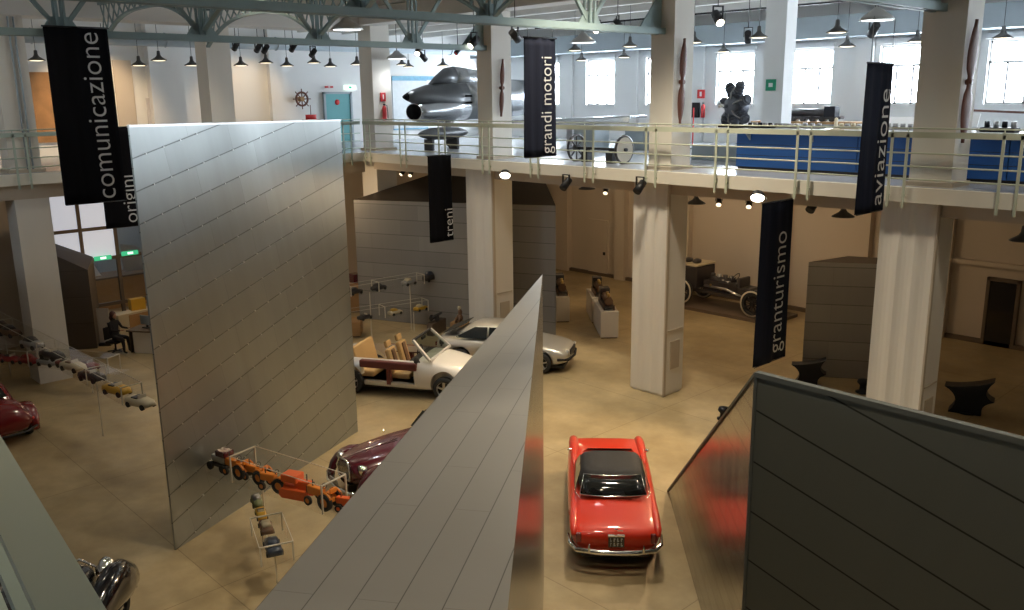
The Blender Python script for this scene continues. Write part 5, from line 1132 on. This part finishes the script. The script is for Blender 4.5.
# ================================================================== LAMPS
def pendant_proto():
    t = thing('pendant_lamp', 'x', 'lamp', (0, 0, 0), 0)
    MB().lathe([(.035, .30), (.05, .28), (.06, .16), (.10, .10), (.26, .0), (.265, -.02), (.25, -.015), (.09, .09), (.04, .14)], n=20).build('shade', 'lamp_shade', t)
    MB().lathe([(0, -.035), (.15, -.03), (.235, -.008), (.2, .02), (0, .05)], n=18).build('bulb', 'bulb_warm', t)
    MB().cyl((0, 0, .3), (0, 0, 1.0), .008, n=6).build('cord', 'black_metal', t); return t
PEND = pendant_proto(); used = [False]
def pendant(u, v, plane, val, label, group=None, top=None):
    q = at_x(u, v, val) if plane == 'x' else at_y(u, v, val)
    if not used[0]:
        used[0] = True; r = PEND; r.location = q; r['label'] = label
    else: r = dup(PEND, q, 0, label)
    if group: r['group'] = group
    for c_ in r.children:
        if c_.name.startswith('cord') and top:
            c_.scale = (1, 1, 1); me = c_.data.copy(); c_.data = me; h_ = max(.05, top-q.z-.0)
            for vv in me.vertices:
                if vv.co.z > .5: vv.co.z = h_
    return r
for u, v, x, lab in ((36.5, 60, -31.5, 'pendant lamp left of the comunicazione banner'), (139, 65, -31.5, 'first pendant lamp right of the comunicazione banner'), (159, 60, -30.5, 'second pendant lamp right of the comunicazione banner'), (192, 65, -31.5, 'pendant lamp just left of the column behind the slab'),
                     (241, 65, -31.5, 'pendant lamp just right of the column behind the slab'), (266, 62.5, -30.5, 'pendant lamp below the pair of track spots'), (287, 65.5, -31.5, 'pendant lamp left of the ship wheel'), (314, 62.5, -30.5, 'pendant lamp above the ship wheel, right'), (330.5, 66, -31.5, 'pendant lamp left of the exit sign over the teal door'), (357, 64, -31, 'pendant lamp right above the teal door')):
    pendant(u, v, 'x', x, lab, top=CZ)
for u, v, y, lab in ((402, 64.5, 25.0, 'pendant lamp left above the jet nose'), (408.5, 66.5, 26.0, 'pendant lamp close behind the one above the jet nose'), (443, 65.5, 25.2, 'pendant lamp right above the jet canopy'), (575, 50, 23.5, 'larger pendant lamp right of the grandi motori banner'), (581.6, 60, 28.0, 'far pendant lamp before the first clear window'), (624, 57, 28.0, 'far pendant lamp between two windows left of the pier'), (630, 46, 23.5, 'pendant lamp with a spot left of the propeller pier'), (693.7, 42, 22.5, 'pendant lamp partly behind the propeller pier'), (723.6, 51.5, 28.5, 'far pendant lamp before the window behind the radial engine'),
                     (758.7, 37, 22.8, 'pendant lamp left of the rear column with exit sign'), (837, 32, 21.7, 'larger pendant lamp right of the rear column'), (847, 46, 26.5, 'smaller pendant lamp above the aviazione banner'), (917, 41, 26.5, 'pendant lamp at the left side of the right pier'), (1002.7, 37.5, 26.5, 'pendant lamp at the upper right before the last window')):
    pendant(u, v, 'y', y, lab, top=CZ)
for u, v, y, lab in ((587, 188.5, 20.6, 'black pendant lamp under the gallery left of the pier'), (696, 203, 20.4, 'black pendant lamp under the gallery right of the pier'), (843, 216, 20.2, 'black pendant lamp under the gallery near the aviazione banner'), (1023, 240, 20.2, 'black pendant lamp at the right edge under the gallery')):
    pendant(u, v, 'y', y, lab, top=GB)
# shallow dish lamps over the hall
def dish(label, q, top, m='bulb_cool'):
    t = thing('dish_lamp', label, 'lamp', q, 0)
    MB().lathe([(.05, .30), (.10, .27), (.16, .20), (.34, .08), (.40, .0), (.385, .0), (.15, .16), (.05, .2)], n=24).build('reflector', 'lamp_shade_grey', t)
    MB().lathe([(0, -.005), (.33, .0), (.34, .02), (0, .08)], n=20).build('bulb', m, t); MB().cyl((0, 0, .3), (0, 0, top-q.z), .012, n=6).build('stem', 'black_metal', t); return q
D1 = dish('big bright dish lamp hanging under the roof truss', at_x(347, 30, -19.0), 13.2)
D2 = dish('bright dish lamp above the jet nose', at_y(397, 59, 20.2), CZ)
D3 = dish('bright dish lamp right of the grandi motori banner', at_y(583, 43, 20.4), CZ)
D4 = dish('big dish lamp above the aviazione banner', at_y(877, 20.5, 20.6), CZ)
# spotlights
def spot(label, q, rz, tilt=35, bright='bulb_bright', k=1.0, top=None):
    t = thing('spotlight', label, 'spotlight', q, rz); R_ = Matrix.Rotation(rad(tilt), 3, 'Y'); a = R_ @ Vector((1, 0, 0))
    MB().cyl(-a*.14*k, a*.14*k, .075*k, .085*k, n=14).build('can', 'black_metal', t); MB().cyl(a*.135*k, a*.15*k, .07*k, n=14).build('lens', bright, t)
    b = MB().b2((-.02*k, -.10*k, 0), (.02*k, -.085*k, .2*k)).b2((-.02*k, .085*k, 0), (.02*k, .10*k, .2*k)).b2((-.02*k, -.1*k, .19*k), (.02*k, .1*k, .21*k)); b.cyl((0, 0, .2*k), (0, 0, top if top else .3*k), .012, n=6).build('bracket', 'black_metal', t)
for u, v, x, lab, k in ((235.7, 46, -29.7, 'black spotlight right of the column behind the slab', 1.2), (258, 48, -29.7, 'left spotlight of the pair above the pendants', 1.2), (265.5, 49, -29.7, 'right spotlight of the pair above the pendants', 1.2), (293, 47.5, -29.7, 'bright spotlight above the ship wheel', 1.2), (313, 53, -29.7, 'spotlight touching the pendant near the ship wheel', 1.2)):
    q = at_x(u, v, x); spot(lab, q, rad(180), 35, 'bulb_warm', k, CZ-q.z)
for u, v, y, lab, rz, k, br in ((474, 42, 18.4, 'glowing spotlight by the truss end left of the pier', -90, 1.4, 'bulb_bright'), (418.6, 50.5, 19.5, 'small bright spotlight above the jet nose', -60, 1.2, 'bulb_bright'), (423, 57, 21.0, 'black spotlight above the jet canopy', 90, 1.2, 'black_metal'), (515, 36, 17.5, 'black spotlight left of the grandi motori banner', 90, 1.3, 'black_metal'), (597, 28, 20.9, 'glowing spotlight right of the grandi motori banner', -60, 1.1, 'bulb_bright'), (617.7, 23, 20.9, 'small black spotlight on the near lighting track', 60, 1.0, 'black_metal'), (717.7, 18, 20.9, 'black spotlight right of the propeller pier', -30, 1.5, 'bulb_bright'), (748, 37, 23.8, 'black spotlight beside the pendant by the rear column', 120, 1.3, 'black_metal'), (873.7, 30, 22.4, 'black spotlight just below the big dish lamp', 140, 1.3, 'black_metal'), (457.7, 51, 22.0, 'small reddish spotlight above the jet spine', -90, 1.0, 'sign_red')):
    q = at_y(u, v, y); spot(lab, q, rad(rz), 40, br, k, CZ-q.z)
for u, v, y, lab, rz, br in ((566, 184, 18.4, 'black spotlight under the gallery edge left of the pier', -90, 'black_metal'), (640, 187, 18.4, 'black spotlight at the top of the pier by the chassis', -90, 'black_metal'), (719, 201, 20.5, 'small lit spotlight under the gallery right of the pier', -60, 'bulb_warm'), (749, 203, 20.5, 'small lit spotlight left of the flood lamp', -60, 'bulb_warm'), (813, 205, 19.4, 'black spotlight under the gallery right of the granturismo banner', -90, 'black_metal'), (606, 190, 21.5, 'small black spotlight under the gallery left of the pier top', -60, 'bulb_warm'), (403, 172, 20.5, 'small spotlight under the gallery left of the treni banner', -90, 'bulb_warm'), (411, 173, 20.5, 'second small spotlight under the gallery left of the treni banner', -60, 'bulb_warm')):
    q = at_y(u, v, y); spot(lab, q, rad(rz), 40, br, 1.0 if br == 'bulb_warm' else 1.3, max(.27, GB-q.z))
def flood(label, q, rz):
    t = thing('flood_lamp', label, 'lamp', q, rz); R_ = Matrix.Rotation(rad(-42), 3, 'X'); t.scale = (.85, .85, .85)
    b = MB(); b.lathe([(.19, .0), (.21, .04), (.15, .16), (0, .19)], (0, 0, 0), R_ @ Vector((0, 0, 1)), 20).build('housing', 'black_metal', t)
    MB().lathe([(0, -.012), (.18, -.012), (.185, .01), (0, .01)], (0, 0, 0), R_ @ Vector((0, 0, 1)), 20).build('lens', 'bulb_bright', t)
    MB().cyl((0, .05, .1), (0, .12, (GB-q.z)/.85), .015, n=6).build('bracket', 'black_metal', t); return q
F1 = flood('glaring flood lamp beside the granturismo banner', at_y(757.5, 198, 18.35), rad(28))
F2 = flood('glaring flood lamp beside the column behind the coupe', at_y(505, 175.5, 18.35), rad(40))
# ================================================================== LIGHT
w = bpy.data.worlds.new('world'); bpy.context.scene.world = w; w.use_nodes = True
bg = w.node_tree.nodes['Background']; bg.inputs[0].default_value = (.88, .945, 1, 1); bg.inputs[1].default_value = 42.0
def light(kind, name, loc, energy, col, size=.5, target=None, spot_deg=60, blend=.6, sizey=None):
    l = bpy.data.lights.new(name, kind); l.energy = energy; l.color = col
    if kind == 'AREA': l.shape = 'DISK' if sizey is None else 'RECTANGLE'; l.size = size; 
    if kind == 'AREA' and sizey: l.size_y = sizey
    if kind in ('POINT', 'SPOT'): l.shadow_soft_size = size
    if kind == 'SPOT': l.spot_size = rad(spot_deg); l.spot_blend = blend
    o = bpy.data.objects.new(name, l); C.objects.link(o); o.location = loc
    if target is not None: o.rotation_euler = (Vector(target)-Vector(loc)).to_track_quat('-Z', 'Y').to_euler()
    return o
for i, c in enumerate(WC):      # daylight portals in the window openings
    l = light('AREA', 'window_daylight', (c, 31.55, (WZ0+WZ1)/2), 0, (1, 1, 1), WW, (c, 20, (WZ0+WZ1)/2), sizey=WZ1-WZ0); l.data.cycles.is_portal = True
for c in FILL_WC: l = light('AREA', 'window_daylight', (c, -6.35, 9.15), 0, (1, 1, 1), 2.6, (c, 5, 9.15), sizey=.9); l.data.cycles.is_portal = True
WARM = (1, .72, .42); NEUT = (1, .86, .65); COOL = (.93, .97, 1)
for q, e in ((D1, 260), (D2, 120), (D3, 120), (D4, 160)): light('SPOT', 'dish_light', Vector(q)+Vector((0, 0, -.06)), e, COOL, .25, Vector(q)+Vector((0, 0, -3)), 150, .8)
# added unseen spots above the frame that brighten the hall and its wedges
for x, y, e, deg in ((-8, 9.5, 1600, 100), (-4.5, 4.2, 800, 100), (-12.5, 15.5, 2300, 100), (-19, 4.5, 220, 100), (-24, 12.5, 520, 110), (-4, 15.5, 700, 110), (-26, 5, 150, 110), (-18.5, 15.5, 1100, 90)): light('SPOT', 'hall_fill', (x, y, 12.4), e, NEUT, .35, (x, y, 0), deg, .7)
light('SPOT', 'flood_light', Vector(F1)+Vector((0, -.15, -.12)), 900, WARM, .12, (-13, 12, 0), 85, .6)
light('SPOT', 'flood_light', Vector(F2)+Vector((0, -.15, -.12)), 700, WARM, .12, (-19, 13, 0), 85, .6)
for x, y, e in ((-15.5, 24.5, 160), (-19.5, 26.5, 110), (-10.5, 24, 26), (-25, 26, 70), (-28.3, 17.2, 80), (-5, 25, 6)): light('POINT', 'under_gallery_lamp', (x, y, 5.0), e, WARM, .2)
for y, e in ((6.4, 600), (11.5, 600), (17.5, 300)): light('SPOT', 'wall_washer', (-31.6, y, 10.3), e, WARM, .15, (-34.9, y+.3, 7.6), 75, .7)
light('POINT', 'reception_lamp', (-30.4, 11.2, 3.2), 40, WARM, .2); light('POINT', 'lobby_lamp', (-37.5, 11.5, 4.8), 90, (.95, .95, 1), .3)
sc = bpy.context.scene
sc.view_settings.view_transform = 'Standard'; sc.view_settings.look = 'None'; sc.view_settings.gamma = 1; sc.view_settings.use_curve_mapping = False; sc.view_settings.exposure = .13
sc.cycles.use_denoising = True; sc.cycles.max_bounces = 8; sc.cycles.diffuse_bounces = 4; sc.cycles.transparent_max_bounces = 64; sc.cycles.sample_clamp_indirect = 6; sc.cycles.caustics_reflective = False; sc.cycles.caustics_refractive = False
